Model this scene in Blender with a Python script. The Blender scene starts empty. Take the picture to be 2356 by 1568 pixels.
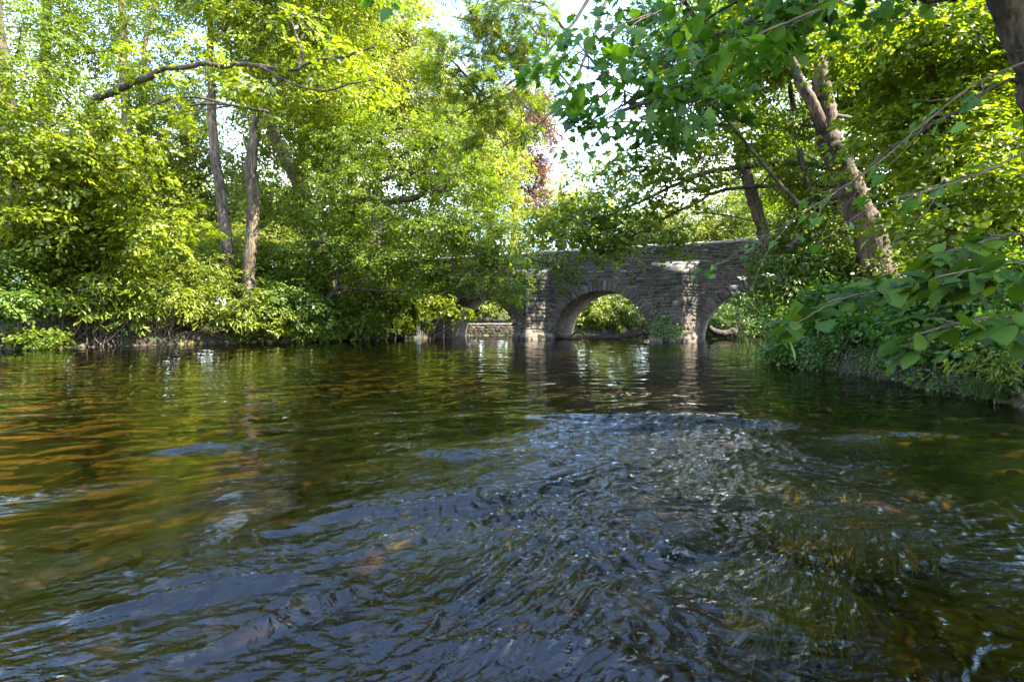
import bpy, math, random
import numpy as np
from mathutils import Vector, Matrix

# ------------------------------------------------------------------ camera, sky, sun, exposure
S = bpy.context.scene
C = S.collection
EYE = 1.1
HORIZON = 742.0            # row of the horizon when the picture is 2356 x 1568
cam_d = bpy.data.cameras.new('camera')
cam = bpy.data.objects.new('camera', cam_d)
C.objects.link(cam)
cam.location = (0, 0, EYE)
cam.rotation_euler = (math.radians(90), 0, 0)
cam_d.sensor_width = 36
cam_d.lens = 18
cam_d.shift_y = -(784 - HORIZON) / 2356
cam_d.clip_start = 0.05
cam_d.clip_end = 2000
S.camera = cam

SUN_AZ = Vector((0.84, -0.30, 0)).normalized()
SUN_EL = math.radians(48)
W = bpy.data.worlds.new('World')
S.world = W
W.use_nodes = True
nt = W.node_tree
for n in list(nt.nodes):
    nt.nodes.remove(n)
wo = nt.nodes.new('ShaderNodeOutputWorld')
bg = nt.nodes.new('ShaderNodeBackground')
sky = nt.nodes.new('ShaderNodeTexSky')
sky.sky_type = 'NISHITA'
sky.sun_disc = False
sky.sun_elevation = SUN_EL
sky.sun_rotation = math.atan2(SUN_AZ.x, SUN_AZ.y)
sky.air_density = 1.2
sky.dust_density = 0.1
sky.ozone_density = 3.0
bg.inputs['Strength'].default_value = 0.15
wtc = nt.nodes.new('ShaderNodeTexCoord')
wn = nt.nodes.new('ShaderNodeTexNoise')
wn.inputs['Scale'].default_value = 2.2
wn.inputs['Detail'].default_value = 7
wr = nt.nodes.new('ShaderNodeValToRGB')
wr.color_ramp.elements[0].position = .40
wr.color_ramp.elements[1].position = .62
wmix = nt.nodes.new('ShaderNodeMix')
wmix.data_type = 'RGBA'
wmix.inputs[7].default_value = (5.6, 5.8, 6.0, 1)      # sunlit cloud
nt.links.new(wtc.outputs['Generated'], wn.inputs['Vector'])
nt.links.new(wn.outputs['Fac'], wr.inputs[0])
wsep = nt.nodes.new('ShaderNodeSeparateXYZ')
nt.links.new(wtc.outputs['Generated'], wsep.inputs[0])
wel = nt.nodes.new('ShaderNodeMapRange')            # cloud banks thin out towards the zenith
wel.inputs[1].default_value = .26
wel.inputs[2].default_value = .46
wel.inputs[3].default_value = 1.0
wel.inputs[4].default_value = .03
nt.links.new(wsep.outputs[2], wel.inputs[0])
wmul = nt.nodes.new('ShaderNodeMath')
wmul.operation = 'MULTIPLY'
nt.links.new(wr.outputs[0], wmul.inputs[0])
nt.links.new(wel.outputs[0], wmul.inputs[1])
nt.links.new(wmul.outputs[0], wmix.inputs[0])
nt.links.new(sky.outputs[0], wmix.inputs[6])
nt.links.new(wmix.outputs[2], bg.inputs['Color'])
nt.links.new(bg.outputs[0], wo.inputs['Surface'])

sl = bpy.data.lights.new('sun', 'SUN')
sl.energy = 4.2
sl.angle = math.radians(0.5)
sl.color = (1.0, 0.91, 0.74)
so = bpy.data.objects.new('sun', sl)
C.objects.link(so)
sdir = Vector((SUN_AZ.x * math.cos(SUN_EL), SUN_AZ.y * math.cos(SUN_EL), math.sin(SUN_EL)))
so.rotation_euler = sdir.to_track_quat('Z', 'Y').to_euler()
so.location = (20, -10, 40)

S.view_settings.view_transform = 'Standard'
S.view_settings.look = 'None'
S.view_settings.exposure = 3.2
S.view_settings.gamma = 1
S.render.engine = 'CYCLES'
S.cycles.max_bounces = 8
S.cycles.diffuse_bounces = 3
S.cycles.glossy_bounces = 3
S.cycles.transmission_bounces = 4
S.cycles.transparent_max_bounces = 8
S.cycles.caustics_reflective = False
S.cycles.caustics_refractive = False
S.cycles.sample_clamp_indirect = 6
S.cycles.use_denoising = True

R0 = np.random.default_rng(11)


def at(px, py, Y):
    """world point seen at (px, py) of a 2356 x 1568 picture, Y metres away"""
    return np.array([(px - 1178) / 1178 * Y, Y, EYE + (HORIZON - py) / 1178 * Y])


# ------------------------------------------------------------------ node helpers / materials
def new_mat(name):
    m = bpy.data.materials.new(name)
    m.use_nodes = True
    t = m.node_tree
    for n in list(t.nodes):
        t.nodes.remove(n)
    o = t.nodes.new('ShaderNodeOutputMaterial')
    return m, t, o


def N(t, typ, **kw):
    n = t.nodes.new(typ)
    for k, v in kw.items():
        if k.startswith('i_'):
            n.inputs[k[2:].replace('_', ' ')].default_value = v
        else:
            setattr(n, k, v)
    return n


def ramp(t, stops):
    r = t.nodes.new('ShaderNodeValToRGB')
    e = r.color_ramp.elements
    while len(e) < len(stops):
        e.new(0.5)
    for el, (p, c) in zip(e, stops):
        el.position = p
        el.color = (c[0], c[1], c[2], 1)
    return r


def leaf_mat(name, stops, trans, rough=0.45, tfac=0.52, spec=0.35, veins=False):
    m, t, o = new_mat(name)
    a = N(t, 'ShaderNodeAttribute', attribute_name='tint')
    r = ramp(t, stops)
    t.links.new(a.outputs['Fac'], r.inputs[0])
    if veins:
        lv = N(t, 'ShaderNodeAttribute', attribute_name='leafpos')
        sx = N(t, 'ShaderNodeSeparateXYZ')
        t.links.new(lv.outputs['Vector'], sx.inputs[0])
        ab = N(t, 'ShaderNodeMath', operation='ABSOLUTE')
        t.links.new(sx.outputs[1], ab.inputs[0])
        k1 = N(t, 'ShaderNodeMath', operation='MULTIPLY_ADD')       # side veins run forward from the midrib
        k1.inputs[1].default_value = -.75
        t.links.new(ab.outputs[0], k1.inputs[0])
        t.links.new(sx.outputs[0], k1.inputs[2])
        k2 = N(t, 'ShaderNodeMath', operation='MULTIPLY')
        k2.inputs[1].default_value = 8.5
        t.links.new(k1.outputs[0], k2.inputs[0])
        k3 = N(t, 'ShaderNodeMath', operation='PINGPONG')
        k3.inputs[1].default_value = .5
        t.links.new(k2.outputs[0], k3.inputs[0])
        k4 = N(t, 'ShaderNodeMath', operation='MULTIPLY')
        k4.inputs[1].default_value = 6
        t.links.new(ab.outputs[0], k4.inputs[0])
        k5 = N(t, 'ShaderNodeMath', operation='MINIMUM')
        t.links.new(k3.outputs[0], k5.inputs[0])
        t.links.new(k4.outputs[0], k5.inputs[1])
        vr = ramp(t, [(0, (1.8, 1.65, 1.8)), (.08, (.72, .74, .72)), (.3, (1.05, 1.05, 1.05))])
        t.links.new(k5.outputs[0], vr.inputs[0])
        vm = N(t, 'ShaderNodeMix', data_type='RGBA', blend_type='MULTIPLY')
        vm.inputs[0].default_value = 1
        t.links.new(r.outputs[0], vm.inputs[6])
        t.links.new(vr.outputs[0], vm.inputs[7])

        class _R:
            outputs = [vm.outputs[2]]
        r = _R
    p = N(t, 'ShaderNodeBsdfPrincipled')
    p.inputs['Roughness'].default_value = rough
    p.inputs['Specular IOR Level'].default_value = spec
    t.links.new(r.outputs[0], p.inputs['Base Color'])
    tr = N(t, 'ShaderNodeBsdfTranslucent')
    mx = N(t, 'ShaderNodeMix', data_type='RGBA', blend_type='MULTIPLY')
    mx.inputs[0].default_value = 1
    mx.inputs[7].default_value = (trans[0], trans[1], trans[2], 1)
    t.links.new(r.outputs[0], mx.inputs[6])
    t.links.new(mx.outputs[2], tr.inputs['Color'])
    ms = N(t, 'ShaderNodeMixShader')
    ms.inputs[0].default_value = tfac
    t.links.new(p.outputs[0], ms.inputs[1])
    t.links.new(tr.outputs[0], ms.inputs[2])
    t.links.new(ms.outputs[0], o.inputs['Surface'])
    return m


def noise_mat(name, stops, scale=5, detail=6, rough=0.85, bump=0.3, dist=0.0, stretch=None, spec=0.3, bscale=None, fissure=False):
    m, t, o = new_mat(name)
    tc = N(t, 'ShaderNodeTexCoord')
    mp = N(t, 'ShaderNodeMapping')
    if stretch:
        mp.inputs['Scale'].default_value = stretch
    t.links.new(tc.outputs['Object'], mp.inputs[0])
    nz = N(t, 'ShaderNodeTexNoise')
    nz.inputs['Scale'].default_value = scale
    nz.inputs['Detail'].default_value = detail
    nz.inputs['Distortion'].default_value = dist
    t.links.new(mp.outputs[0], nz.inputs['Vector'])
    r = ramp(t, stops)
    t.links.new(nz.outputs['Fac'], r.inputs[0])
    p = N(t, 'ShaderNodeBsdfPrincipled')
    p.inputs['Roughness'].default_value = rough
    p.inputs['Specular IOR Level'].default_value = spec
    t.links.new(r.outputs[0], p.inputs['Base Color'])
    if fissure:
        mf = N(t, 'ShaderNodeMapping')
        mf.inputs['Scale'].default_value = (1, 1, .16)
        t.links.new(tc.outputs['Object'], mf.inputs[0])
        fz = N(t, 'ShaderNodeTexNoise')
        fz.inputs['Scale'].default_value = 16
        fz.inputs['Detail'].default_value = 6
        fz.inputs['Distortion'].default_value = .4
        t.links.new(mf.outputs[0], fz.inputs['Vector'])
        fr_ = ramp(t, [(.36, (.35, .35, .35)), (.5, (1, 1, 1)), (.68, (1.5, 1.5, 1.45))])
        t.links.new(fz.outputs['Fac'], fr_.inputs[0])
        fm = N(t, 'ShaderNodeMix', data_type='RGBA', blend_type='MULTIPLY')
        fm.inputs[0].default_value = 1
        t.links.new(r.outputs[0], fm.inputs[6])
        t.links.new(fr_.outputs[0], fm.inputs[7])
        t.links.new(fm.outputs[2], p.inputs['Base Color'])
    if bump:
        nb = N(t, 'ShaderNodeTexNoise')
        nb.inputs['Scale'].default_value = bscale or scale * 3
        nb.inputs['Detail'].default_value = 5
        t.links.new(mp.outputs[0], nb.inputs['Vector'])
        b = N(t, 'ShaderNodeBump')
        b.inputs['Strength'].default_value = bump
        b.inputs['Distance'].default_value = 0.05
        t.links.new(nb.outputs['Fac'], b.inputs['Height'])
        t.links.new(b.outputs[0], p.inputs['Normal'])
    t.links.new(p.outputs[0], o.inputs['Surface'])
    return m


M = {}
M['leaf_bright'] = leaf_mat('leaf_bright', [(0, (.06, .086, .006)), (.5, (.137, .18, .010)), (1, (.25, .28, .022))], (1.5, 1.5, .45), rough=.34, spec=.5)
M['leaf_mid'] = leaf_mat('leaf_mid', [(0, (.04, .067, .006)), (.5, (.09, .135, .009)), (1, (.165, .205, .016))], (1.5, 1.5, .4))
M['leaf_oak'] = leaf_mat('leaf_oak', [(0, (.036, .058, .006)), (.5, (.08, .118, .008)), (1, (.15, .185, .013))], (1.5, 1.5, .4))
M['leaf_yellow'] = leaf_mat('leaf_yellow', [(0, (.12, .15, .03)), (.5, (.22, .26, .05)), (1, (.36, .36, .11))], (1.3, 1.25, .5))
M['leaf_copper'] = leaf_mat('leaf_copper', [(0, (.05, .028, .02)), (.5, (.11, .06, .042)), (1, (.19, .12, .07))], (1.3, 1.0, .8))
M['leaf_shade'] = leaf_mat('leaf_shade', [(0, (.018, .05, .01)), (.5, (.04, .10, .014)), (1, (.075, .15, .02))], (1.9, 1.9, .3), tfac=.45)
M['leaf_beech'] = leaf_mat('leaf_beech', [(0, (.05, .09, .008)), (.5, (.10, .16, .012)), (1, (.19, .23, .02))], (2.0, 1.8, .3), tfac=.55)
M['leaf_rhodo'] = leaf_mat('leaf_rhodo', [(0, (.042, .066, .006)), (.5, (.105, .142, .008)), (1, (.21, .24, .02))], (1.4, 1.4, .4), rough=.36, tfac=.4, spec=.35)
M['leaf_glossy'] = leaf_mat('leaf_glossy', [(0, (.028, .058, .008)), (.5, (.065, .118, .013)), (1, (.14, .19, .025))], (1.4, 1.4, .4), rough=.36, tfac=.4)
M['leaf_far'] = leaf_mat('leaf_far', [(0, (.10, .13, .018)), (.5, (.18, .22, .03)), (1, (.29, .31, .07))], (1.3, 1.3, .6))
M['flower_white'] = leaf_mat('flower_white', [(0, (.7, .72, .62)), (1, (.85, .86, .8))], (1, 1, 1), tfac=.3)
M['flower_purple'] = leaf_mat('flower_purple', [(0, (.22, .10, .42)), (1, (.42, .25, .62))], (1, 1, 1), tfac=.3)
M['grass'] = leaf_mat('grass', [(0, (.05, .09, .012)), (1, (.12, .18, .03))], (1.5, 1.5, .4))
M['bark'] = noise_mat('bark', [(.3, (.026, .018, .011)), (.5, (.072, .052, .034)), (.6, (.13, .10, .07)), (.70, (.055, .065, .02))],
                      scale=3.0, stretch=(1, 1, .35), bump=.9, bscale=14, fissure=True)
M['bark_dark'] = noise_mat('bark_dark', [(.3, (.022, .017, .012)), (.55, (.06, .047, .034)), (.75, (.06, .065, .025))],
                           scale=4, stretch=(1, 1, .35), bump=.8, bscale=16, fissure=True)
M['bark_red'] = noise_mat('bark_red', [(.3, (.018, .012, .008)), (.5, (.052, .032, .021)), (.62, (.09, .06, .04)), (.74, (.034, .04, .012))],
                          scale=2.5, stretch=(1, 1, .4), bump=.9, bscale=13, fissure=True)
M['twig'] = noise_mat('twig', [(.3, (.05, .036, .025)), (.7, (.14, .10, .07))], scale=8, bump=.4)
M['root'] = noise_mat('root', [(.3, (.035, .025, .017)), (.7, (.11, .08, .058))], scale=8, bump=.5)
M['driftwood'] = noise_mat('driftwood', [(.3, (.018, .014, .011)), (.55, (.05, .039, .03)), (.75, (.10, .08, .06))], scale=5, stretch=(.3, 2, 2), bump=.8)
M['soil'] = noise_mat('soil', [(.3, (.009, .0065, .004)), (.5, (.022, .015, .009)), (.62, (.018, .025, .006)), (.75, (.03, .043, .010))], scale=1.6, detail=8, bump=.8, bscale=9)
M['wet_stone'] = noise_mat('wet_stone', [(.3, (.02, .013, .009)), (.55, (.07, .03, .014)), (.75, (.12, .055, .025))], scale=5, bump=.4, rough=.4, spec=.3)
M['pebble'] = noise_mat('pebble', [(.3, (.02, .013, .006)), (.5, (.05, .033, .012)), (.7, (.11, .07, .025))], scale=1.1, detail=3, bump=.3, rough=.6)
M['bank_stone'] = noise_mat('bank_stone', [(.3, (.08, .065, .05)), (.55, (.2, .17, .14)), (.75, (.32, .28, .23))], scale=4, bump=.6)
M['weed'] = leaf_mat('weed', [(0, (.10, .12, .008)), (.5, (.20, .215, .014)), (1, (.31, .31, .022))], (1, 1, .5), tfac=.2, rough=.7)
M['white_paint'] = noise_mat('white_paint', [(.3, (.42, .40, .34)), (.6, (.68, .67, .62))], scale=4, bump=.2)


def bed_mat():
    m, t, o = new_mat('river_bed')
    tc = N(t, 'ShaderNodeTexCoord')
    v = N(t, 'ShaderNodeTexVoronoi')
    v.inputs['Scale'].default_value = 6
    t.links.new(tc.outputs['Object'], v.inputs['Vector'])
    r1 = ramp(t, [(0, (.016, .013, .006)), (.4, (.03, .025, .011)), (.7, (.055, .042, .017)), (1, (.024, .02, .009))])
    sep = N(t, 'ShaderNodeSeparateColor')
    t.links.new(v.outputs['Color'], sep.inputs[0])
    t.links.new(sep.outputs[0], r1.inputs[0])
    nz = N(t, 'ShaderNodeTexNoise')
    nz.inputs['Scale'].default_value = .75
    nz.inputs['Detail'].default_value = 6
    nz.inputs['Distortion'].default_value = .6
    t.links.new(tc.outputs['Object'], nz.inputs['Vector'])
    r2 = ramp(t, [(.42, (0, 0, 0)), (.6, (1, 1, 1))])
    t.links.new(nz.outputs['Fac'], r2.inputs[0])
    mx = N(t, 'ShaderNodeMix', data_type='RGBA')
    t.links.new(r2.outputs[0], mx.inputs[0])
    t.links.new(r1.outputs[0], mx.inputs[6])
    mx.inputs[7].default_value = (.075, .075, .014, 1)
    at2 = N(t, 'ShaderNodeAttribute', attribute_name='sunlit_gravel')
    r3 = ramp(t, [(0, (.12, .066, .032)), (.4, (.23, .13, .064)), (.7, (.34, .205, .105)), (1, (.16, .10, .05))])  # orange gravel, its colour brightened to carry the sunlight on the left shallows
    t.links.new(sep.outputs[0], r3.inputs[0])
    mx2 = N(t, 'ShaderNodeMix', data_type='RGBA')
    t.links.new(at2.outputs['Fac'], mx2.inputs[0])
    t.links.new(mx.outputs[2], mx2.inputs[6])
    t.links.new(r3.outputs[0], mx2.inputs[7])
    mx = mx2
    p = N(t, 'ShaderNodeBsdfPrincipled')
    p.inputs['Roughness'].default_value = .8
    t.links.new(mx.outputs[2], p.inputs['Base Color'])
    b = N(t, 'ShaderNodeBump')
    b.inputs['Strength'].default_value = .8
    b.inputs['Distance'].default_value = .06
    b.invert = True
    t.links.new(v.outputs['Distance'], b.inputs['Height'])
    t.links.new(b.outputs[0], p.inputs['Normal'])
    t.links.new(p.outputs[0], o.inputs['Surface'])
    return m


M['bed'] = bed_mat()


def water_mat():
    m, t, o = new_mat('river_water')
    geo = N(t, 'ShaderNodeNewGeometry')
    at_ = N(t, 'ShaderNodeAttribute', attribute_name='riffle')
    mp = N(t, 'ShaderNodeMapping')
    mp.inputs['Rotation'].default_value = (0, 0, math.radians(-28))
    mp.inputs['Scale'].default_value = (.45, 1.2, 1)
    t.links.new(geo.outputs['Position'], mp.inputs[0])
    n1 = N(t, 'ShaderNodeTexNoise')
    n1.inputs['Scale'].default_value = 20
    n1.inputs['Detail'].default_value = 4
    n1.inputs['Distortion'].default_value = .8
    t.links.new(mp.outputs[0], n1.inputs['Vector'])
    n2 = N(t, 'ShaderNodeTexNoise')
    n2.inputs['Scale'].default_value = 3.2
    n2.inputs['Detail'].default_value = 2
    t.links.new(geo.outputs['Position'], n2.inputs['Vector'])
    # fine ripple height scaled by how broken the surface is there
    mul = N(t, 'ShaderNodeMath', operation='MULTIPLY')
    t.links.new(n1.outputs['Fac'], mul.inputs[0])
    t.links.new(at_.outputs['Fac'], mul.inputs[1])
    m2 = N(t, 'ShaderNodeMath', operation='MULTIPLY')
    m2.inputs[1].default_value = .15
    mq = N(t, 'ShaderNodeMath', operation='MULTIPLY')
    t.links.new(n2.outputs['Fac'], mq.inputs[0])
    t.links.new(at_.outputs['Fac'], mq.inputs[1])
    t.links.new(mq.outputs[0], m2.inputs[0])
    ad = N(t, 'ShaderNodeMath', operation='ADD')
    t.links.new(mul.outputs[0], ad.inputs[0])
    t.links.new(m2.outputs[0], ad.inputs[1])
    b = N(t, 'ShaderNodeBump')
    b.inputs['Strength'].default_value = 1
    b.inputs['Distance'].default_value = .036
    t.links.new(ad.outputs[0], b.inputs['Height'])
    fr = N(t, 'ShaderNodeFresnel')
    fr.inputs['IOR'].default_value = 1.5
    t.links.new(b.outputs[0], fr.inputs['Normal'])
    tr = N(t, 'ShaderNodeBsdfTransparent')
    tr.inputs['Color'].default_value = (.56, .46, .22, 1)
    gl = N(t, 'ShaderNodeBsdfGlossy')
    gl.inputs['Roughness'].default_value = .03
    t.links.new(b.outputs[0], gl.inputs['Normal'])
    ms = N(t, 'ShaderNodeMixShader')
    t.links.new(fr.outputs[0], ms.inputs[0])
    t.links.new(tr.outputs[0], ms.inputs[1])
    t.links.new(gl.outputs[0], ms.inputs[2])
    t.links.new(ms.outputs[0], o.inputs['Surface'])
    return m


M['water'] = water_mat()


def stone_wall_mat(name, light=1.0, row=.15, width=.46, swap=None):
    """coursed rubble: rows of flat stones, uneven lengths, brown-grey-purple, lichen and damp stains"""
    m, t, o = new_mat(name)
    tc = N(t, 'ShaderNodeTexCoord')
    sp = N(t, 'ShaderNodeSeparateXYZ')
    t.links.new(tc.outputs['Object'], sp.inputs[0])
    ad = N(t, 'ShaderNodeMath', operation='ADD')
    t.links.new(sp.outputs[0], ad.inputs[0])
    t.links.new(sp.outputs[1], ad.inputs[1])
    cb = N(t, 'ShaderNodeCombineXYZ')
    t.links.new(ad.outputs[0], cb.inputs[0])
    t.links.new(sp.outputs[2], cb.inputs[1])
    dn = N(t, 'ShaderNodeTexNoise')
    dn.inputs['Scale'].default_value = 1.7
    dn.inputs['Detail'].default_value = 4
    t.links.new(cb.outputs[0], dn.inputs['Vector'])
    mad = N(t, 'ShaderNodeVectorMath', operation='MULTIPLY_ADD')
    mad.inputs[1].default_value = (.35, .10, 0)
    t.links.new(dn.outputs['Color'], mad.inputs[0])
    t.links.new(cb.outputs[0], mad.inputs[2])
    br = N(t, 'ShaderNodeTexBrick')
    br.inputs['Scale'].default_value = 1
    br.inputs['Brick Width'].default_value = width
    br.inputs['Row Height'].default_value = row
    br.inputs['Mortar Size'].default_value = .014
    br.inputs['Mortar Smooth'].default_value = .5
    br.inputs['Bias'].default_value = 0
    br.inputs['Color1'].default_value = (0, 0, 0, 1)
    br.inputs['Color2'].default_value = (1, 1, 1, 1)
    br.inputs['Mortar'].default_value = (.5, .5, .5, 1)
    br.offset = .4
    br.squash = .7
    br.squash_frequency = 3
    t.links.new(mad.outputs[0], br.inputs['Vector'])
    L = light
    r = ramp(t, [(0, (.055 * L, .045 * L, .04 * L)), (.3, (.13 * L, .10 * L, .085 * L)), (.55, (.20 * L, .16 * L, .135 * L)),
                 (.8, (.15 * L, .095 * L, .08 * L)), (1, (.27 * L, .23 * L, .19 * L))])
    t.links.new(br.outputs['Color'], r.inputs[0])
    mm = N(t, 'ShaderNodeMix', data_type='RGBA')
    t.links.new(br.outputs['Fac'], mm.inputs[0])
    t.links.new(r.outputs[0], mm.inputs[6])
    mm.inputs[7].default_value = (.16 * L, .14 * L, .115 * L, 1)
    ns = N(t, 'ShaderNodeTexNoise')
    ns.inputs['Scale'].default_value = 1.1
    ns.inputs['Detail'].default_value = 8
    t.links.new(tc.outputs['Object'], ns.inputs['Vector'])
    rs = ramp(t, [(.35, (.45, .42, .4)), (.5, (1, 1, 1)), (.66, (1.35, 1.3, 1.15))])
    t.links.new(ns.outputs['Fac'], rs.inputs[0])
    mu = N(t, 'ShaderNodeMix', data_type='RGBA', blend_type='MULTIPLY')
    mu.inputs[0].default_value = 1
    t.links.new(mm.outputs[2], mu.inputs[6])
    t.links.new(rs.outputs[0], mu.inputs[7])
    nf = N(t, 'ShaderNodeTexNoise')
    nf.inputs['Scale'].default_value = 22
    nf.inputs['Detail'].default_value = 6
    t.links.new(tc.outputs['Object'], nf.inputs['Vector'])
    rf = ramp(t, [(.3, (.6, .6, .6)), (.7, (1.3, 1.3, 1.3))])
    t.links.new(nf.outputs['Fac'], rf.inputs[0])
    mu2 = N(t, 'ShaderNodeMix', data_type='RGBA', blend_type='MULTIPLY')
    mu2.inputs[0].default_value = 1
    t.links.new(mu.outputs[2], mu2.inputs[6])
    t.links.new(rf.outputs[0], mu2.inputs[7])
    # moss patches
    ng = N(t, 'ShaderNodeTexNoise')
    ng.inputs['Scale'].default_value = .9
    ng.inputs['Detail'].default_value = 7
    t.links.new(cb.outputs[0], ng.inputs['Vector'])
    rg = ramp(t, [(.58, (0, 0, 0)), (.7, (.7, .7, .7))])
    t.links.new(ng.outputs['Fac'], rg.inputs[0])
    mg = N(t, 'ShaderNodeMix', data_type='RGBA')
    t.links.new(rg.outputs[0], mg.inputs[0])
    t.links.new(mu2.outputs[2], mg.inputs[6])
    mg.inputs[7].default_value = (.05, .065, .022, 1)
    p = N(t, 'ShaderNodeBsdfPrincipled')
    p.inputs['Roughness'].default_value = .85
    t.links.new(mg.outputs[2], p.inputs['Base Color'])
    hh = N(t, 'ShaderNodeMath', operation='MULTIPLY_ADD')
    hh.inputs[1].default_value = -1.2
    t.links.new(br.outputs['Fac'], hh.inputs[0])
    t.links.new(nf.outputs['Fac'], hh.inputs[2])
    b = N(t, 'ShaderNodeBump')
    b.inputs['Strength'].default_value = .9
    b.inputs['Distance'].default_value = .05
    t.links.new(hh.outputs[0], b.inputs['Height'])
    t.links.new(b.outputs[0], p.inputs['Normal'])
    t.links.new(p.outputs[0], o.inputs['Surface'])
    return m


M['stone_wall'] = stone_wall_mat('stone_wall', .62)
M['stone_cut'] = stone_wall_mat('stone_cut', .8, .24, .6)
M['voussoir'] = noise_mat('voussoir', [(.3, (.055, .046, .038)), (.5, (.12, .098, .082)), (.62, (.165, .14, .115)), (.75, (.30, .28, .24))], scale=3.2, detail=8, bump=.8, bscale=10)
M['cap'] = noise_mat('cap', [(.3, (.09, .075, .062)), (.5, (.16, .135, .115)), (.7, (.24, .21, .175))], scale=3, detail=8, bump=.6)
M['coping'] = noise_mat('coping', [(.3, (.17, .15, .12)), (.5, (.30, .28, .23)), (.7, (.42, .40, .34))], scale=3, detail=8, bump=.6)


# ------------------------------------------------------------------ object helpers
def link_obj(name, me, mat=None, parent=None):
    o = bpy.data.objects.new(name, me)
    C.objects.link(o)
    if mat is not None:
        me.materials.append(mat)
    if parent is not None:
        o.parent = parent
    return o


def mesh_np(name, V, faces, smooth=False, tint=None, uv=None):
    """V (n,3); faces: list of (m,k) integer arrays"""
    me = bpy.data.meshes.new(name)
    V = np.asarray(V, dtype=np.float32)
    loops = np.concatenate([f.reshape(-1) for f in faces]).astype(np.int32)
    tot = np.concatenate([np.full(len(f), f.shape[1], dtype=np.int32) for f in faces])
    start = np.concatenate([[0], np.cumsum(tot)[:-1]]).astype(np.int32)
    me.vertices.add(len(V))
    me.vertices.foreach_set('co', V.reshape(-1))
    me.loops.add(len(loops))
    me.loops.foreach_set('vertex_index', loops)
    me.polygons.add(len(tot))
    me.polygons.foreach_set('loop_start', start)
    me.polygons.foreach_set('loop_total', tot)
    if smooth:
        me.polygons.foreach_set('use_smooth', np.ones(len(tot), dtype=bool))
    if tint is not None:
        a = me.attributes.new('tint', 'FLOAT', 'FACE')
        a.data.foreach_set('value', np.asarray(tint, dtype=np.float32))
    me.update(calc_edges=True)
    return me


def empty(name, loc, label, cat, group=None, rz=0):
    o = bpy.data.objects.new(name, None)
    C.objects.link(o)
    o.location = tuple(float(c) for c in loc)
    o.rotation_euler = (0, 0, rz)
    o.empty_display_size = .2
    o['label'] = label
    o['category'] = cat
    if group:
        o['group'] = group
    return o


def tag(o, label=None, cat=None, group=None, kind=None):
    if label:
        o['label'] = label
    if cat:
        o['category'] = cat
    if group:
        o['group'] = group
    if kind:
        o['kind'] = kind
    return o


def unit(a):
    return a / np.maximum(np.linalg.norm(a, axis=-1, keepdims=True), 1e-9)


class Tubes:
    """collects tapered tubes; builds them as one mesh"""
    def __init__(s):
        s.V, s.F, s.n = [], [], 0

    def add(s, pts, rad, sides=6, jit=0.0, rng=R0):
        pts = np.asarray(pts, float)
        rad = np.asarray(rad, float)
        k = len(pts)
        tg = np.gradient(pts, axis=0)
        tg = unit(tg)
        ref = np.array([0, 0, 1.0]) if abs(tg[:, 2]).mean() < .8 else np.array([1.0, 0, 0])
        a = unit(np.cross(tg, ref))
        b = np.cross(tg, a)
        ang = np.linspace(0, 2 * np.pi, sides, endpoint=False)
        rr = rad[:, None] * (1 + jit * rng.standard_normal((k, sides)))
        ring = pts[:, None, :] + rr[..., None] * (np.cos(ang)[None, :, None] * a[:, None, :] + np.sin(ang)[None, :, None] * b[:, None, :])
        base = s.n
        s.V.append(ring.reshape(-1, 3))
        i = np.arange(k - 1)[:, None] * sides
        j = np.arange(sides)[None, :]
        j2 = (j + 1) % sides
        q = np.stack([i + j, i + j2, i + sides + j2, i + sides + j], -1).reshape(-1, 4) + base
        s.F.append(q)
        s.n += k * sides
        # end cap
        s.V.append(pts[-1:] + tg[-1:] * rad[-1])
        e = base + (k - 1) * sides
        tri = np.stack([e + np.arange(sides), e + (np.arange(sides) + 1) % sides, np.full(sides, s.n), np.full(sides, s.n)], -1)
        s.F.append(tri[:, :3])
        s.n += 1

    def mesh(s, name, origin=(0, 0, 0)):
        V = np.concatenate(s.V) - np.asarray(origin, float)
        q = [f for f in s.F if f.shape[1] == 4]
        tr = [f for f in s.F if f.shape[1] == 3]
        return mesh_np(name, V, [np.concatenate(q), np.concatenate(tr)], smooth=True)


def smooth_path(pts, n, wob=0.0, rng=R0):
    """Catmull-Rom through pts; n samples"""
    P = np.asarray(pts, float)
    P = np.vstack([2 * P[0] - P[1], P, 2 * P[-1] - P[-2]])
    k = len(P) - 3
    u = np.linspace(0, k - 1e-6, n)
    i = u.astype(int)
    f = (u - i)[:, None]
    p0, p1, p2, p3 = P[i], P[i + 1], P[i + 2], P[i + 3]
    r = .5 * ((2 * p1) + (-p0 + p2) * f + (2 * p0 - 5 * p1 + 4 * p2 - p3) * f ** 2 + (-p0 + 3 * p1 - 3 * p2 + p3) * f ** 3)
    if wob:
        w = np.cumsum(rng.standard_normal((n, 3)), axis=0)
        w -= np.linspace(0, 1, n)[:, None] * w[-1]
        r = r + w * wob
    return r


# ------------------------------------------------------------------ leaves
def tm(verts, faces):
    return np.array(verts, float), [np.array(f, int) for f in faces]


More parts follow.
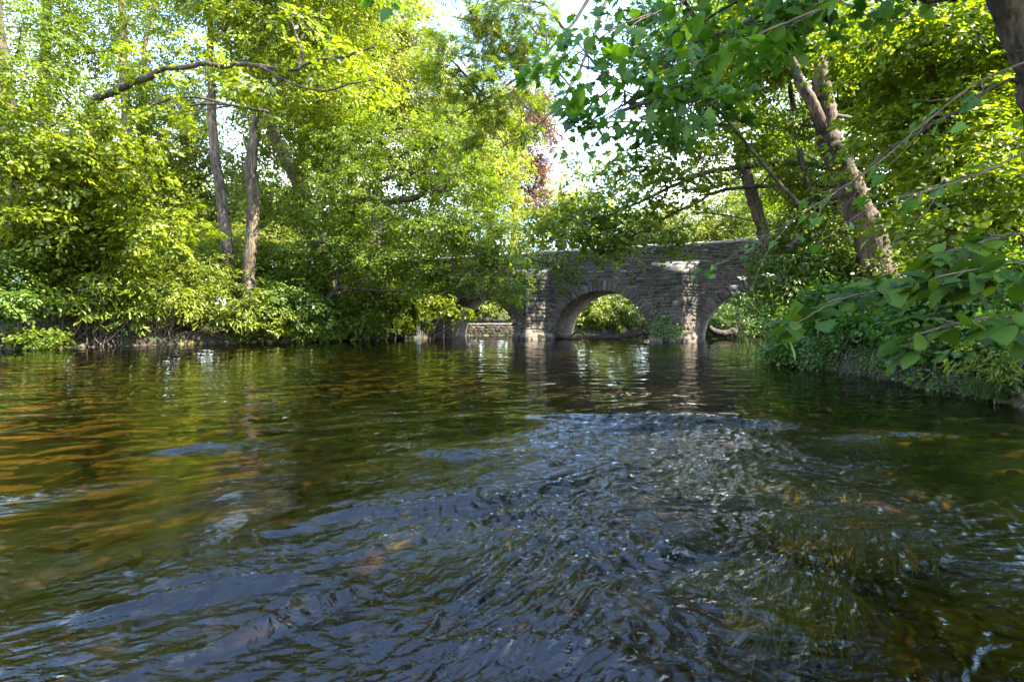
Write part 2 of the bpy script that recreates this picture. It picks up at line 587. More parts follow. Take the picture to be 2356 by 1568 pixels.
T_FOLD = tm([(0, 0, 0), (.3, -.27, .07), (.72, -.2, .05), (1, 0, -.04), (.72, .2, .05), (.3, .27, .07)],
            [[(0, 1, 2, 3), (0, 3, 4, 5)]])
T_ROUND = tm([(0, 0, 0), (.3, -.38, .06), (.75, -.3, .05), (1, 0, -.05), (.75, .3, .05), (.3, .38, .06)],
             [[(0, 1, 2, 3), (0, 3, 4, 5)]])
T_NARROW = tm([(0, 0, 0), (.4, -.14, .05), (.8, -.11, .0), (1, 0, -.08), (.8, .11, 0), (.4, .14, .05)],
              [[(0, 1, 2, 3), (0, 3, 4, 5)]])
T_STRAND = tm([(0, 0, 0), (.3, -.022, .02), (.6, .02, 0), (1, -.02, -.03), (.6, .05, 0), (.3, .012, .02)], [[(0, 1, 2, 5), (5, 2, 3, 4)]])
T_QUAD = tm([(0, 0, 0), (.45, -.32, .08), (1, 0, -.03), (.45, .32, .08)], [[(0, 1, 2, 3)]])


def lobed():
    pts = [(0, 0), (.08, -.16), (-.05, -.36), (.2, -.32), (.33, -.5), (.45, -.27), (.62, -.34), (.68, -.16), (.83, -.13), (1, 0),
           (.83, .13), (.68, .16), (.62, .34), (.45, .27), (.33, .5), (.2, .32), (-.05, .36), (.08, .16)]
    V = [(.3, 0, -.04)] + [(x, y, .05 * abs(y) * 2 - .10 * max(0, x - .6)) for x, y in pts]
    k = len(pts)
    return tm(V, [[(0, i + 1, (i + 1) % k + 1) for i in range(k)]])


def serrate():
    """broad heart-shaped leaf, toothed edge, pleated along its side veins"""
    import math as mm
    n = 13
    rows = []
    for i in range(n + 1):
        u = i / n
        w = .44 * mm.sin(mm.pi * min(1, (u + .03) ** .72)) ** .8 * (1 - .15 * u) if 0 < i < n else 0
        rows.append((u, w))
    V, F = [], []
    for i, (u, w) in enumerate(rows):
        tooth = .035 if i % 2 else 0
        z = -.22 * (u - .45) ** 2 + (.022 if i % 2 else 0)
        back = .10 * (1 - u)
        for s, f in ((-1, 1), (-1, .5), (0, 0), (1, .5), (1, 1)):
            ww = (w + (tooth if f == 1 and 0 < i < n else 0)) * f * s
            V.append((u - back * f * (.8 if i < 4 else .2) + (.03 if f == 1 and i % 2 else 0), ww, z + .10 * f * (w / .44) - .09 * f * f * (w / .44)))
    for i in range(n):
        for j in range(4):
            a = i * 5 + j
            F.append((a, a + 1, a + 6, a + 5))
    return tm(V, [F])


def ash_leaf():
    V, F = [], []
    def lf(x, y, ang, L):
        c, s_ = math.cos(ang), math.sin(ang)
        b = len(V)
        for (u, w, z) in ((0, 0, 0), (.45, -.17, .04), (1, 0, -.06), (.45, .17, .04)):
            V.append((x + L * (u * c - w * s_), y + L * (u * s_ + w * c), z * L - .12 * x * x))
        F.append((b, b + 1, b + 2, b + 3))
    for k in range(5):
        x = .18 + k * .15
        for sg in (-1, 1):
            lf(x, 0, sg * (1.0 - .08 * k), .34 - .02 * k)
    lf(.82, 0, 0, .3)
    b = len(V)
    V.extend([(0, -.008, 0), (.85, -.006, -.085), (.85, .006, -.085), (0, .008, 0)])
    F.append((b, b + 1, b + 2, b + 3))
    return tm(V, [F])


def umbel_head():
    """a cap of tiny florets"""
    V, F = [], []
    rg = np.random.default_rng(4)
    for k in range(70):
        r = math.sqrt(rg.random()) * .5
        a = rg.random() * 6.28
        x, y = r * math.cos(a), r * math.sin(a)
        z = .14 - .5 * r * r + rg.random() * .05
        b = len(V)
        h = .045
        for i in range(4):
            q = a + i * 1.57
            V.append((x + h * math.cos(q), y + h * math.sin(q), z + .02 * (i % 2)))
        F.append((b, b + 1, b + 2, b + 3))
    return tm(V, [F])


T_LOBED, T_SERR, T_ASH, T_UMBEL = lobed(), serrate(), ash_leaf(), umbel_head()


def leaf_arrays(P, D, Nn, size, tmpl):
    """place a template at each P with length axis D and normal Nn"""
    tv, tf = tmpl
    X = unit(D)
    Z = unit(Nn - X * (Nn * X).sum(-1, keepdims=True))
    Y = np.cross(Z, X)
    rg = np.random.default_rng(len(P))
    wid = rg.uniform(.78, 1.15, (len(P), 1))
    curl = rg.uniform(.1, 2.2, (len(P), 1))
    twist = rg.normal(0, .12, (len(P), 1))
    zz = tv[None, :, 2] * curl + twist * tv[None, :, 1] * tv[None, :, 0]
    V = P[:, None, :] + size[:, None, None] * (tv[None, :, 0, None] * X[:, None, :] + (tv[None, :, 1] * wid)[..., None] * Y[:, None, :] + zz[..., None] * Z[:, None, :])
    k = len(tv)
    F = []
    for f in tf:
        F.append((np.arange(len(P))[:, None, None] * k + f[None]).reshape(-1, f.shape[1]))
    nf = sum(len(f) for f in tf)
    return V.reshape(-1, 3), F, nf


def leaf_obj(name, P, D, Nn, size, tmpl, tint, mat, parent, smooth=False):
    org = np.array(parent.matrix_basis.translation) if parent is not None else np.zeros(3)
    V, F, nf = leaf_arrays(P - org, D, Nn, size, tmpl)
    if len(F) == 1:
        tt = np.repeat(tint, nf)
    else:
        tt = np.concatenate([np.repeat(tint, f.shape[0] // len(P)) for f in F])
    me = mesh_np(name, V, F, tint=np.clip(tt, 0, 1), smooth=smooth)
    if tmpl is T_SERR:
        a_ = me.attributes.new('leafpos', 'FLOAT_VECTOR', 'POINT')
        a_.data.foreach_set('vector', np.tile(tmpl[0], (len(P), 1)).astype(np.float32).reshape(-1))
    return link_obj(name, me, mat, parent)


def gapnoise(rng, P, f):
    s = 0
    for k in range(5):
        d = rng.standard_normal(3) * f
        s = s + np.sin(P @ d + rng.random() * 6.28)
    return s / 2.2


LEAVES = [0]
DENS = [1.0]


def crown_points(rng, blobs, length, width, lai, spray, per, gap=-.3, up=.9, droop=.5, shell=.5, upjit=.3):
    """blobs: (cx,cy,cz,rx,ry,rz).  Returns leaf P, D, N, tint and spray centres"""
    Ps, Ds, Ns, Ts, Cs = [], [], [], [], []
    for bb in blobs:
        cx, cy, cz, rx, ry, rz = bb[:6]
        n = int(math.pi * rx * rz * (bb[6] if len(bb) > 6 else lai) * DENS[0] / (length * width * .6))
        ns = max(3, n // per)
        d = unit(rng.standard_normal((ns, 3)))
        rad = shell + (1 - shell) * rng.random((ns, 1)) ** .7
        rad *= 1 + .24 * rng.standard_normal((ns, 1)) * (1 - .5 * np.abs(d[:, 2:3]))
        rad = np.where(rng.random((ns, 1)) < .10, rng.uniform(1.05, 1.45, (ns, 1)), rad)
        c = np.array([cx, cy, cz]) + d * rad * np.array([rx, ry, rz])
        keep = gapnoise(rng, c, 1.25 / max(.6, spray)) > gap
        c, d = c[keep], d[keep]
        ns = len(c)
        out = unit(d * np.array([1, 1, .25]) + .3 * rng.standard_normal((ns, 3)))
        nm = unit(np.array([0, 0, up]) + .45 * d + upjit * rng.standard_normal((ns, 3)))
        out = unit(out - nm * (out * nm).sum(-1, keepdims=True))
        side = np.cross(nm, out)
        th = rng.normal(0, .85, (ns, per))
        R = spray * (.6 + .8 * rng.random((ns, 1)))
        r = R * np.sqrt(rng.random((ns, per)))
        lx, ly = r * np.cos(th), r * np.sin(th)
        lz = -droop * r * r / spray * .6 + .10 * spray * rng.standard_normal((ns, per))
        P = c[:, None] + lx[..., None] * out[:, None] + ly[..., None] * side[:, None] + lz[..., None] * nm[:, None]
        th2 = th + rng.normal(0, .6, th.shape)
        D = np.cos(th2)[..., None] * out[:, None] + np.sin(th2)[..., None] * side[:, None] + (-.25 + .3 * rng.standard_normal(th.shape))[..., None] * nm[:, None]
        Nn = nm[:, None] + .5 * rng.standard_normal(D.shape)
        tint = np.clip(.5 + .2 * rng.standard_normal((ns, 1)) + .17 * rng.standard_normal((ns, per)), 0, 1)
        Ps.append(P.reshape(-1, 3)); Ds.append(D.reshape(-1, 3)); Ns.append(Nn.reshape(-1, 3)); Ts.append(tint.reshape(-1)); Cs.append(c)
    P = np.concatenate(Ps)
    LEAVES[0] += len(P)
    return P, np.concatenate(Ds), np.concatenate(Ns), np.concatenate(Ts), Cs


def blob_px(px, py, Y, wpx, hpx, depth, *dens):
    c = at(px, py, Y)
    return (c[0], c[1], c[2], wpx / 1178 * Y, depth, hpx / 1178 * Y) + dens


def add_limbs(tb, rng, skel, srad, blobs, Cs, twigs=7, r0=.07, r1=.012, wob=.03):
    """a limb from the nearest trunk point into each blob, twigs from it to the sprays"""
    for b, cs in zip(blobs, Cs):
        if len(cs) == 0:
            continue
        bc = np.array(b[:3])
        below = skel[:, 2] < bc[2] + .2 * b[5]
        cand = skel[below] if below.any() else skel
        i = np.argmin(np.linalg.norm(cand - bc, axis=1) + .5 * np.abs(cand[:, 2] - (bc[2] - b[5] * .7)))
        p0 = cand[i]
        end = bc + np.array([0, 0, b[5] * .3])
        mid = p0 * .5 + end * .5 + np.array([0, 0, .12 * np.linalg.norm(end - p0)]) + rng.standard_normal(3) * .12 * np.linalg.norm(end - p0)
        L = np.linalg.norm(end - p0)
        path = smooth_path([p0, mid, end], 12, wob * L / 6, rng)
        rr = min(r0, .02 + L * .012)
        tb.add(path, np.linspace(rr, rr * .3, 12), 6)
        k = min(twigs, len(cs))
        for c in cs[rng.choice(len(cs), k, replace=False)]:
            j = rng.integers(3, 12)
            q = path[j]
            m2 = q * .5 + c * .5 + rng.standard_normal(3) * .1 * np.linalg.norm(c - q)
            tw = smooth_path([q, m2, c], 8, wob * .3, rng)
            tb.add(tw, np.linspace(rr * .35, r1 * .5, 8), 4)


SEED = [100]


def make_tree(name, label, cat, trunk, blobs, mat='leaf_mid', tmpl=T_FOLD, length=.13, width=.06, lai=2.2, spray=.7, per=40,
              bark='bark', group=None, extra=(), twigs=7, limb_r=.07, gap=-.3, up=.9, droop=.5, shell=.5, sides=10, crown='crown',
              trunk_name='trunk', limb_name='limb', fat=.07, szj=.33):
    """trunk: list of (point, radius); extra: list of limbs, each a list of (point, radius)"""
    SEED[0] += 1
    rng = np.random.default_rng(SEED[0])
    if trunk:
        p0 = trunk[0][0]
        g = gz(p0[0], p0[1]) - .1
        if p0[2] > g + .3:
            trunk = [(np.array([p0[0], p0[1], g]), trunk[0][1] * 1.6)] + list(trunk)
    base = trunk[0][0] if trunk else np.array(blobs[0][:3]) - np.array([0, 0, blobs[0][5]])
    t = empty(name, base, label, cat, group)
    skel = []
    if trunk:
        pts = [p for p, r in trunk]
        k = 8 * len(pts)
        path = smooth_path(pts, k, .012, rng)
        rad = np.interp(np.linspace(0, 1, k), np.linspace(0, 1, len(pts)), [r for p, r in trunk])
        tb = Tubes()
        tb.add(path, rad, sides, fat, rng)
        link_obj(trunk_name, tb.mesh(trunk_name, base), M[bark], t)
        skel.append(path)
    for lim in extra:
        pts = [p for p, r in lim]
        k = 8 * len(pts)
        path = smooth_path(pts, k, .015, rng)
        rad = np.interp(np.linspace(0, 1, k), np.linspace(0, 1, len(pts)), [r for p, r in lim])
        tb = Tubes()
        tb.add(path, rad, 8, fat, rng)
        link_obj(limb_name, tb.mesh(limb_name, base), M[bark], t)
        skel.append(path)
    if blobs:
        P, D, Nn, T, Cs = crown_points(rng, blobs, length, width, lai, spray, per, gap, up, droop, shell)
        size = length * (1 + szj * rng.standard_normal(len(P))).clip(.5, 1.7)
        leaf_obj(crown, P, D, Nn, size, tmpl, T, M[mat], t)
        if twigs:
            sk = np.concatenate(skel) if skel else np.array([base])
            for bb, cs in zip(blobs, Cs):
                if len(cs) == 0:
                    continue
                tb = Tubes()
                add_limbs(tb, rng, sk, None, [bb], [cs], twigs, limb_r)
                link_obj('branch', tb.mesh('branch', base), M['bark_dark'], t)
    return t


# ------------------------------------------------------------------ terrain: one sheet, split into river bed and banks
RIGHT_BANK = [(6.0, -30), (5.6, -8), (6.0, 0), (6.4, 4.5), (6.9, 7.5), (7.3, 10), (7.4, 13.2), (9.2, 17), (12.5, 22.5), (15, 28.5), (17, 33), (21, 36), (44, 38)]
FAR_BANK = [(44, 46), (20, 45), (12, 46.5), (6, 46), (.8, 44.6), (-4, 43.4), (-5.2, 39.5)]
LEFT_BANK = [(-6.0, 36.4), (-9.5, 35), (-12, 31.5), (-14, 28.6), (-17, 25.5), (-21, 21), (-27, 15), (-32, 8), (-36, -8), (-38, -30)]
RIVER = np.array(RIGHT_BANK + FAR_BANK + LEFT_BANK, float)


def poly_dist(P, poly):
    """signed distance, negative inside"""
    d = np.full(len(P), 1e9)
    ins = np.zeros(len(P), bool)
    n = len(poly)
    for i in range(n):
        a, b = poly[i], poly[(i + 1) % n]
        ab = b - a
        tt = np.clip(((P - a) @ ab) / (ab @ ab), 0, 1)
        d = np.minimum(d, np.linalg.norm(P - a - tt[:, None] * ab, axis=1))
        cond = (a[1] > P[:, 1]) != (b[1] > P[:, 1])
        xx = a[0] + (P[:, 1] - a[1]) / (b[1] - a[1] + 1e-12) * ab[0]
        ins ^= cond & (P[:, 0] < xx)
    return np.where(ins, -d, d)


def perlin(x, y, seed=0):
    rng = np.random.default_rng(seed)
    perm = rng.permutation(512)
    ang = rng.random(512) * 2 * np.pi
    xi, yi = np.floor(x).astype(int), np.floor(y).astype(int)
    xf, yf = x - xi, y - yi
    u = xf ** 3 * (xf * (xf * 6 - 15) + 10)
    v = yf ** 3 * (yf * (yf * 6 - 15) + 10)

    def g(ix, iy, dx, dy):
        h = perm[(perm[ix & 511] + iy) & 511]
        return np.cos(ang[h]) * dx + np.sin(ang[h]) * dy
    n00 = g(xi, yi, xf, yf); n10 = g(xi + 1, yi, xf - 1, yf)
    n01 = g(xi, yi + 1, xf, yf - 1); n11 = g(xi + 1, yi + 1, xf - 1, yf - 1)
    return (n00 * (1 - u) + n10 * u) * (1 - v) + (n01 * (1 - u) + n11 * u) * v


def ground_z(X, Y):
    P = np.stack([X, Y], -1)
    sd = poly_dist(P, RIVER)
    n1 = perlin(X * .35, Y * .35, 1)
    n2 = perlin(X * 1.3, Y * 1.3, 2)
    n3 = perlin(X * 4, Y * 4, 3)
    land = np.clip(sd, 0, None)
    z = .75 * (1 - np.exp(-land / .5)) + .10 * np.minimum(land, 10) + .045 * np.clip(land - 10, 0, 60) + .35 * n1 * np.clip(land / 4, 0, 1) + .12 * n2 * np.clip(land, 0, 1) + .05 * n3
    left = np.clip((-X - 4) / 8, 0, 1)
    dep = -.28 * (1 - np.exp(sd / .7)) - np.clip(-sd / 9, 0, 1) * (.45 * (1 - left) + .06 * left)
    dep = dep + .10 * n1 + .07 * n2 + .03 * n3
    zz = np.where(sd > 0, z + .02, np.minimum(dep, -.06 - .1 * np.clip(n2, 0, 1)))
    return zz, sd


def build_terrain():
    xs = np.concatenate([np.arange(-130, -44, 4), np.arange(-44, 26, .32), np.arange(26, 130, 4)])
    ys = np.concatenate([np.arange(-60, -6, 3), np.arange(-6, 50, .32), np.arange(50, 190, 4)])
    X, Y = np.meshgrid(xs, ys)
    nx, ny = len(xs), len(ys)
    Z, sd = ground_z(X.ravel(), Y.ravel())
    V = np.stack([X.ravel(), Y.ravel(), Z], -1)
    i = np.arange(ny - 1)[:, None] * nx
    j = np.arange(nx - 1)[None]
    q = np.stack([i + j, i + j + 1, i + nx + j + 1, i + nx + j], -1).reshape(-1, 4)
    inside = sd[q].mean(1) < 0
    for nm, sel, mat in (('river_bed', inside, 'bed'), ('ground', ~inside, 'soil')):
        f = q[sel]
        u, inv = np.unique(f, return_inverse=True)
        me = mesh_np(nm, V[u], [inv.reshape(f.shape)], smooth=True)
        if nm == 'river_bed':
            xx, yy = V[u][:, 0], V[u][:, 1]
            st = lambda a, b, v: np.clip((v - a) / (b - a), 0, 1)
            sun_bar = st(-.6, 2.2, -.80 * yy - xx + 1.4 * perlin(xx * .4, yy * .6, 92)) * st(4.6, 6.2, yy) * (1 - st(16, 20, yy))  # sunlit shallows at the left, painted into the bed as brighter gravel
            cl = np.clip(sun_bar * (.7 + 1.7 * perlin(xx * .5, yy * 1.1, 91)), 0, 1)
            cl = np.maximum(cl, .22 * st(.05, .3, perlin(xx * .8, yy * 1.2, 93)) * (yy < 6))
            a_ = me.attributes.new('sunlit_gravel', 'FLOAT', 'POINT')
            a_.data.foreach_set('value', cl.astype(np.float32))
        o = link_obj(nm, me, M[mat])
        o['kind'] = 'structure'


build_terrain()


# ------------------------------------------------------------------ water surface
def gz(x, y):
    z, sd = ground_z(np.array([float(x)]), np.array([float(y)]))
    return float(z[0])


def build_water():
    ny, nx = 980, 720
    ys = np.concatenate([np.linspace(-12, .35, 40, endpoint=False), .35 * (52 / .35) ** np.linspace(0, 1, ny)])
    s = np.linspace(-1, 1, nx)
    s = np.sign(s) * (np.abs(s) * .55 + .45 * np.abs(s) ** 3)
    w = 3.2 + 1.15 * np.clip(ys, 0, None)
    X = w[:, None] * s[None] * 1.0
    Y = np.broadcast_to(ys[:, None], X.shape).copy()
    x, y = X.ravel(), Y.ravel()
    # broken water: a fan that opens towards the viewer below a line of submerged stones
    def sm(a, b, v):
        t = np.clip((v - a) / (b - a), 0, 1)
        return t * t * (3 - 2 * t)
    wob = perlin(x * .8, y * .8, 20)
    wob2 = perlin(x * 2.3, y * 2.3, 21)
    edge_l = .25 - (5.9 - y) * .40 - np.clip(3.4 - y, 0, 9) * .05 + .45 * wob + .2 * wob2
    edge_r = 3.1 - np.clip(5.2 - y, 0, 9) * .28 + .5 * wob
    fan = sm(-.55, .8, x - edge_l) * (1 - sm(-.6, .8, x - edge_r)) * (1 - sm(5.55, 6.05, y + .25 * wob - .10 * (x - 1.6) ** 2 * -.6))
    riff = np.clip(fan, 0, 1)
    # patches of ruffled water elsewhere
    pat = sm(.12, .38, perlin(x * .5 + 3, y * .55, 22)) * .4 * (1 - sm(5, 10, y))
    strk = sm(.1, .35, perlin((x * .6 + y * .35) * .7, (y * .9 - x * .5) * 1.6, 23)) * .5 * (1 - sm(6, 14, y))
    far = sm(.15, .4, perlin(x * .25, y * .9, 24)) * .35 * sm(8, 16, y)
    calm = .07 + .03 * perlin(x * .4, y * .4, 25)
    ruf = np.clip(calm + pat + strk + far + riff, 0, 1.15)
    ruf = ruf * (1 - .65 * sm(.8, 1.4, x) * (1 - sm(1.8, 2.5, y)))
    # heights
    c, sn = math.cos(-.5), math.sin(-.5)
    a, b = x * c - y * sn, x * sn + y * c           # along / across the current
    h = np.zeros_like(x)
    wx, wy = perlin(x * 1.1, y * 1.1, 30) * .35, perlin(x * 1.1, y * 1.1, 31) * .35
    h += .022 * perlin((a + wx) * 1.3, (b + wy) * 2.6, 32) * (.25 + ruf * 1.5)
    h += .010 * perlin((a + wx) * 2.6, (b + wy) * 6.0, 33) * (.12 + ruf * 1.7)
    near = 1 - sm(9, 16, y)
    crest1 = np.exp(-(perlin((a + wx) * 5.5, (b + wy) * 9.5, 34) / .17) ** 2)
    crest2 = np.exp(-(perlin((a + wx * 1.2) * 7.5, (b + wy * 1.2) * 20, 35) / .17) ** 2)
    crest3 = np.exp(-(perlin((a - wx * 1.5) * 15, (b + wy * 1.5) * 36, 41) / .17) ** 2)
    h += .010 * crest1 * (ruf - .02) * near
    h += .0046 * crest2 * (.10 + ruf) * (1 - sm(6.5, 9, y))
    h += .0013 * crest3 * (.10 + ruf) * (1 - sm(4.5, 6.5, y))
    # far slow swells that break up reflections
    h += .0095 * perlin((x + wx) * 1.5, (y + wy) * 3.0, 36) * sm(2.5, 6, y)
    h += .0045 * perlin((x + wx) * 3.0, (y + wy) * 6.2, 37) * sm(3.5, 6, y) * (1 - sm(16, 28, y)) * (.55 + .9 * sm(-.15, .35, perlin(x * .35, y * .8, 38)))
    h += .010 * perlin(x * .8, y * 1.7, 39) * sm(9, 16, y)

    rmask = np.zeros_like(x)

    def ridge(pts, ht, wd, skew=1.0):
        nonlocal h, rmask
        pts = np.array(pts, float)
        P = np.stack([x + .10 * wob, y + .10 * wob2], -1)
        best = np.full(len(x), 1e9)
        tpar = np.zeros(len(x))
        L = len(pts) - 1
        for i in range(L):
            p, q = pts[i], pts[i + 1]
            ab = q - p
            t = np.clip(((P - p) @ ab) / (ab @ ab), 0, 1)
            d = np.linalg.norm(P - p - t[:, None] * ab, axis=1)
            up = d < best
            best = np.where(up, d, best)
            tpar = np.where(up, (i + t) / L, tpar)
        taper = np.sin(np.pi * np.clip(tpar, .03, .97)) ** .6
        ht = ht * 1.15
        wd = wd * .8
        rmask = np.maximum(rmask, np.exp(-(best / (wd * 2.5)) ** 2) * taper)
        h = h + ht * np.exp(-(best / wd) ** 2) * taper - ht * .55 * np.exp(-((best - wd * 2.1) / wd) ** 2) * taper

    ridge([(.25, 6.1), (.9, 5.85), (1.7, 5.75), (2.5, 5.65), (3.1, 5.35)], .045, .11)
    ridge([(.45, 5.55), (1.2, 5.3), (1.9, 5.35), (2.4, 5.2)], .035, .10)
    ridge([(-.95, 4.35), (-.5, 4.3), (-.15, 4.35)], .022, .07)
    ridge([(-1.25, 2.75), (-.75, 3.0), (-.2, 3.15), (.3, 3.45), (.8, 3.9)], .035, .075)
    ridge([(-.8, 2.45), (-.35, 2.75), (.1, 2.9)], .028, .06)
    ridge([(-1.6, 1.95), (-1.1, 2.15), (-.8, 2.2)], .028, .06)
    ridge([(-1.0, 1.7), (-.6, 2.05)], .024, .05)
    ridge([(.2, 2.3), (.7, 2.4), (1.1, 2.75)], .03, .07)
    ridge([(-3.1, 4.3), (-2.7, 4.55), (-2.35, 4.45)], .022, .06)
    ridge([(3.1, 4.9), (3.8, 5.1), (4.6, 4.8)], .02, .09)
    ridge([(-.3, 1.7), (.2, 1.75), (.5, 1.6)], .02, .05)
    h = h + rmask * (.007 * crest1 + .006 * crest2 + .002 * crest3) * (1 - sm(6.5, 9, y))
    V = np.stack([x, y, h], -1)
    ny2 = len(ys)
    i = np.arange(ny2 - 1)[:, None] * nx
    j = np.arange(nx - 1)[None]
    q = np.stack([i + j, i + j + 1, i + nx + j + 1, i + nx + j], -1).reshape(-1, 4)
    me = mesh_np('river_water', V, [q], smooth=True)
    at_ = me.attributes.new('riffle', 'FLOAT', 'POINT')
    mic = np.clip(ruf - .13, 0, 1) * .30 * (1 - sm(5.6, 8, y)) + .06 * (1 - sm(3.0, 5.5, y)) + .2 * rmask * (1 - sm(5.6, 8, y))
    at_.data.foreach_set('value', mic.astype(np.float32))
    o = link_obj('river_water', me, M['water'])
    o['kind'] = 'structure'


build_water()

# ------------------------------------------------------------------ stones
import bmesh


def rock_mesh(name, seed, sub=3, rough=.25):
    bm = bmesh.new()
    bmesh.ops.create_icosphere(bm, subdivisions=sub, radius=1)
    rng = np.random.default_rng(seed)
    V = np.array([v.co for v in bm.verts])
    d = np.zeros(len(V))
    for k in range(9):
        w = rng.standard_normal(3) * (1 + k * .35)
        d += np.sin(V @ w + rng.random() * 6.28) * rough / (1.5 + k * .6)
    V = V * (1 + d[:, None])
    for v, c in zip(bm.verts, V):
        v.co = c
    me = bpy.data.meshes.new(name)
    bm.to_mesh(me)
    bm.free()
    me.polygons.foreach_set('use_smooth', np.ones(len(me.polygons), bool))
    return me


def bed_pebbles():
    rng = np.random.default_rng(5)
    bm = bmesh.new()
    bmesh.ops.create_icosphere(bm, subdivisions=2, radius=1)
    tv = np.array([v.co for v in bm.verts])
    bm.verts.index_update()
    tf = np.array([[v.index for v in f.verts] for f in bm.faces])
    bm.free()
    n = 5200
    r = 1.0 * (16 / 1.0) ** rng.random(n)
    a = rng.uniform(-.86, .86, n)
    x, y = r * np.sin(a) * 1.25, r * np.cos(a)
    z, sd = ground_z(x, y)
    k = (sd < -.1) & ~((x < -.6 * y + .6) & (y > 4.2))
    x, y, z = x[k], y[k], z[k]
    n = len(x)
    s = .035 + .12 * rng.random(n) ** 3
    sc = np.stack([s * rng.uniform(.8, 1.4, n), s * rng.uniform(.8, 1.3, n), s * rng.uniform(.4, .7, n)], -1)
    th = rng.random(n) * 6.28
    v = tv[None] * (1 + .12 * rng.standard_normal((n, len(tv), 1))) * sc[:, None]
    X = v[..., 0] * np.cos(th)[:, None] - v[..., 1] * np.sin(th)[:, None]
    Yy = v[..., 0] * np.sin(th)[:, None] + v[..., 1] * np.cos(th)[:, None]
    top = np.minimum(z + .01, -.05 - sc[:, 2])
    V = np.stack([X + x[:, None], Yy + y[:, None], v[..., 2] + top[:, None]], -1).reshape(-1, 3)
    F = (np.arange(n)[:, None, None] * len(tv) + tf[None]).reshape(-1, 3)
    o = link_obj('gravel', mesh_np('gravel', V, [F], smooth=True), M['pebble'])
    tag(o, 'brown pebbles and cobbles lying on the shallow river bed', 'gravel', kind='stuff')


bed_pebbles()

for i, (px, py, s, top, lab) in enumerate([
        (960, 1372, (.17, .12, .11), -.05, 'reddish brown wet stone breaking the surface in the foreground riffle'),
        (755, 1335, (.14, .10, .10), -.05, 'dark wet stone under the pale broken ridge of water'),
        (60, 1400, (.22, .16, .12), -.03, 'large dark brown stone just under the water in the near left corner'),
        (1680, 1025, (.38, .2, .16), -.0, 'dark boulder just under the long white crest of the riffle'),
        (1590, 1370, (.13, .10, .10), -.03, 'small brown stone awash in the rippled shade right of centre'),
        (1500, 1270, (.12, .09, .09), -.03, 'small dark stone awash in the middle of the blue ripples'),
        (1995, 955, (.35, .2, .16), .0, 'weedy flat stone awash in the shaded water near the right bank'),
        (1000, 1155, (.12, .08, .09), -.02, 'dark stone poking from the long curved ripple left of centre'),
        (850, 1240, (.12, .09, .09), -.02, 'rounded dark stone at the head of the second curved ripple')]):
    Yd = EYE / ((py - HORIZON) / 1178)
    p = at(px, py, Yd)
    o = link_obj('river_stone', rock_mesh('river_stone', 40 + i), M['wet_stone'])
    o.scale = s
    o.rotation_euler = (0, 0, i * 1.3)
    o.location = (p[0], p[1], top - s[2] * .95)
    tag(o, lab, 'stone', 'stones in the riffle')


# weed patches on the shaded bed (right)
def weed_patch(name, label, cx, cy, rx, ry, n, seed):
    n *= 4
    rng = np.random.default_rng(seed)
    a = rng.random(n) * 6.28
    r = np.sqrt(rng.random(n))
    x, y = cx + rx * r * np.cos(a), cy + ry * r * np.sin(a)
    P = np.stack([x, y, np.full(n, -.10) - .03 * np.abs(rng.standard_normal(n)) - .05 * r], -1)
    D = np.array([-.55, -.8, -.12]) + .22 * rng.standard_normal((n, 3)) * np.array([1, 1, .25])
    Nn = np.array([0, 0, 1.0]) + .35 * rng.standard_normal((n, 3))
    t = empty(name, (cx, cy, -.3), label, 'water weed', 'weed beds in the current')
    leaf_obj('fronds', P, D, Nn, .30 * rng.uniform(.4, 1.3, n), T_STRAND, np.clip(rng.normal(.6, .25, n), 0, 1), M['weed'], t)


for k, (px, py, rx, ry, n, lab) in enumerate([
        (1690, 1065, .55, .35, 900, 'long bed of yellow green weed under clear water behind the flat weedy stone'),
        (1830, 1100, .45, .22, 700, 'bright yellow water weed in the shaded current right of the blue ripples'),
        (2050, 985, .8, .4, 1100, 'olive water weed streaming beside the flat stone near the right bank'),
        (1960, 1170, .5, .3, 700, 'olive weed on the river bed right of the rippled blue water'),
        (1760, 1300, .4, .25, 450, 'dim olive weed below the rippled water at the bottom'),
        (1050, 1190, .35, .2, 500, 'golden weed tuft in the clear gap left of the long curved ripple')]):
    Yd = EYE / ((py - HORIZON) / 1178) * 1.08
    p = at(px, py, Yd)
    weed_patch('water_weed', lab, p[0], p[1], rx, ry, n, 60 + k)

# ------------------------------------------------------------------ bridge
BR_T = 4.2
TH = math.radians(-24)
bridge = empty('stone_bridge', (5.5, 32, 0), 'old three arched stone bridge crossing the river', 'bridge', rz=TH)
ARCH = [(-8.8, 3.05), (0.0, 3.1), (8.95, 3.05)]
DECK = 4.75
TOP = 5.75


def arch_z(u):
    z = np.full_like(u, -1.2)
    for c, r in ARCH:
        k = np.abs(u - c) < r
        z = np.where(k, np.sqrt(np.maximum(r * r - (u - c) ** 2, 0)), z)
    return z


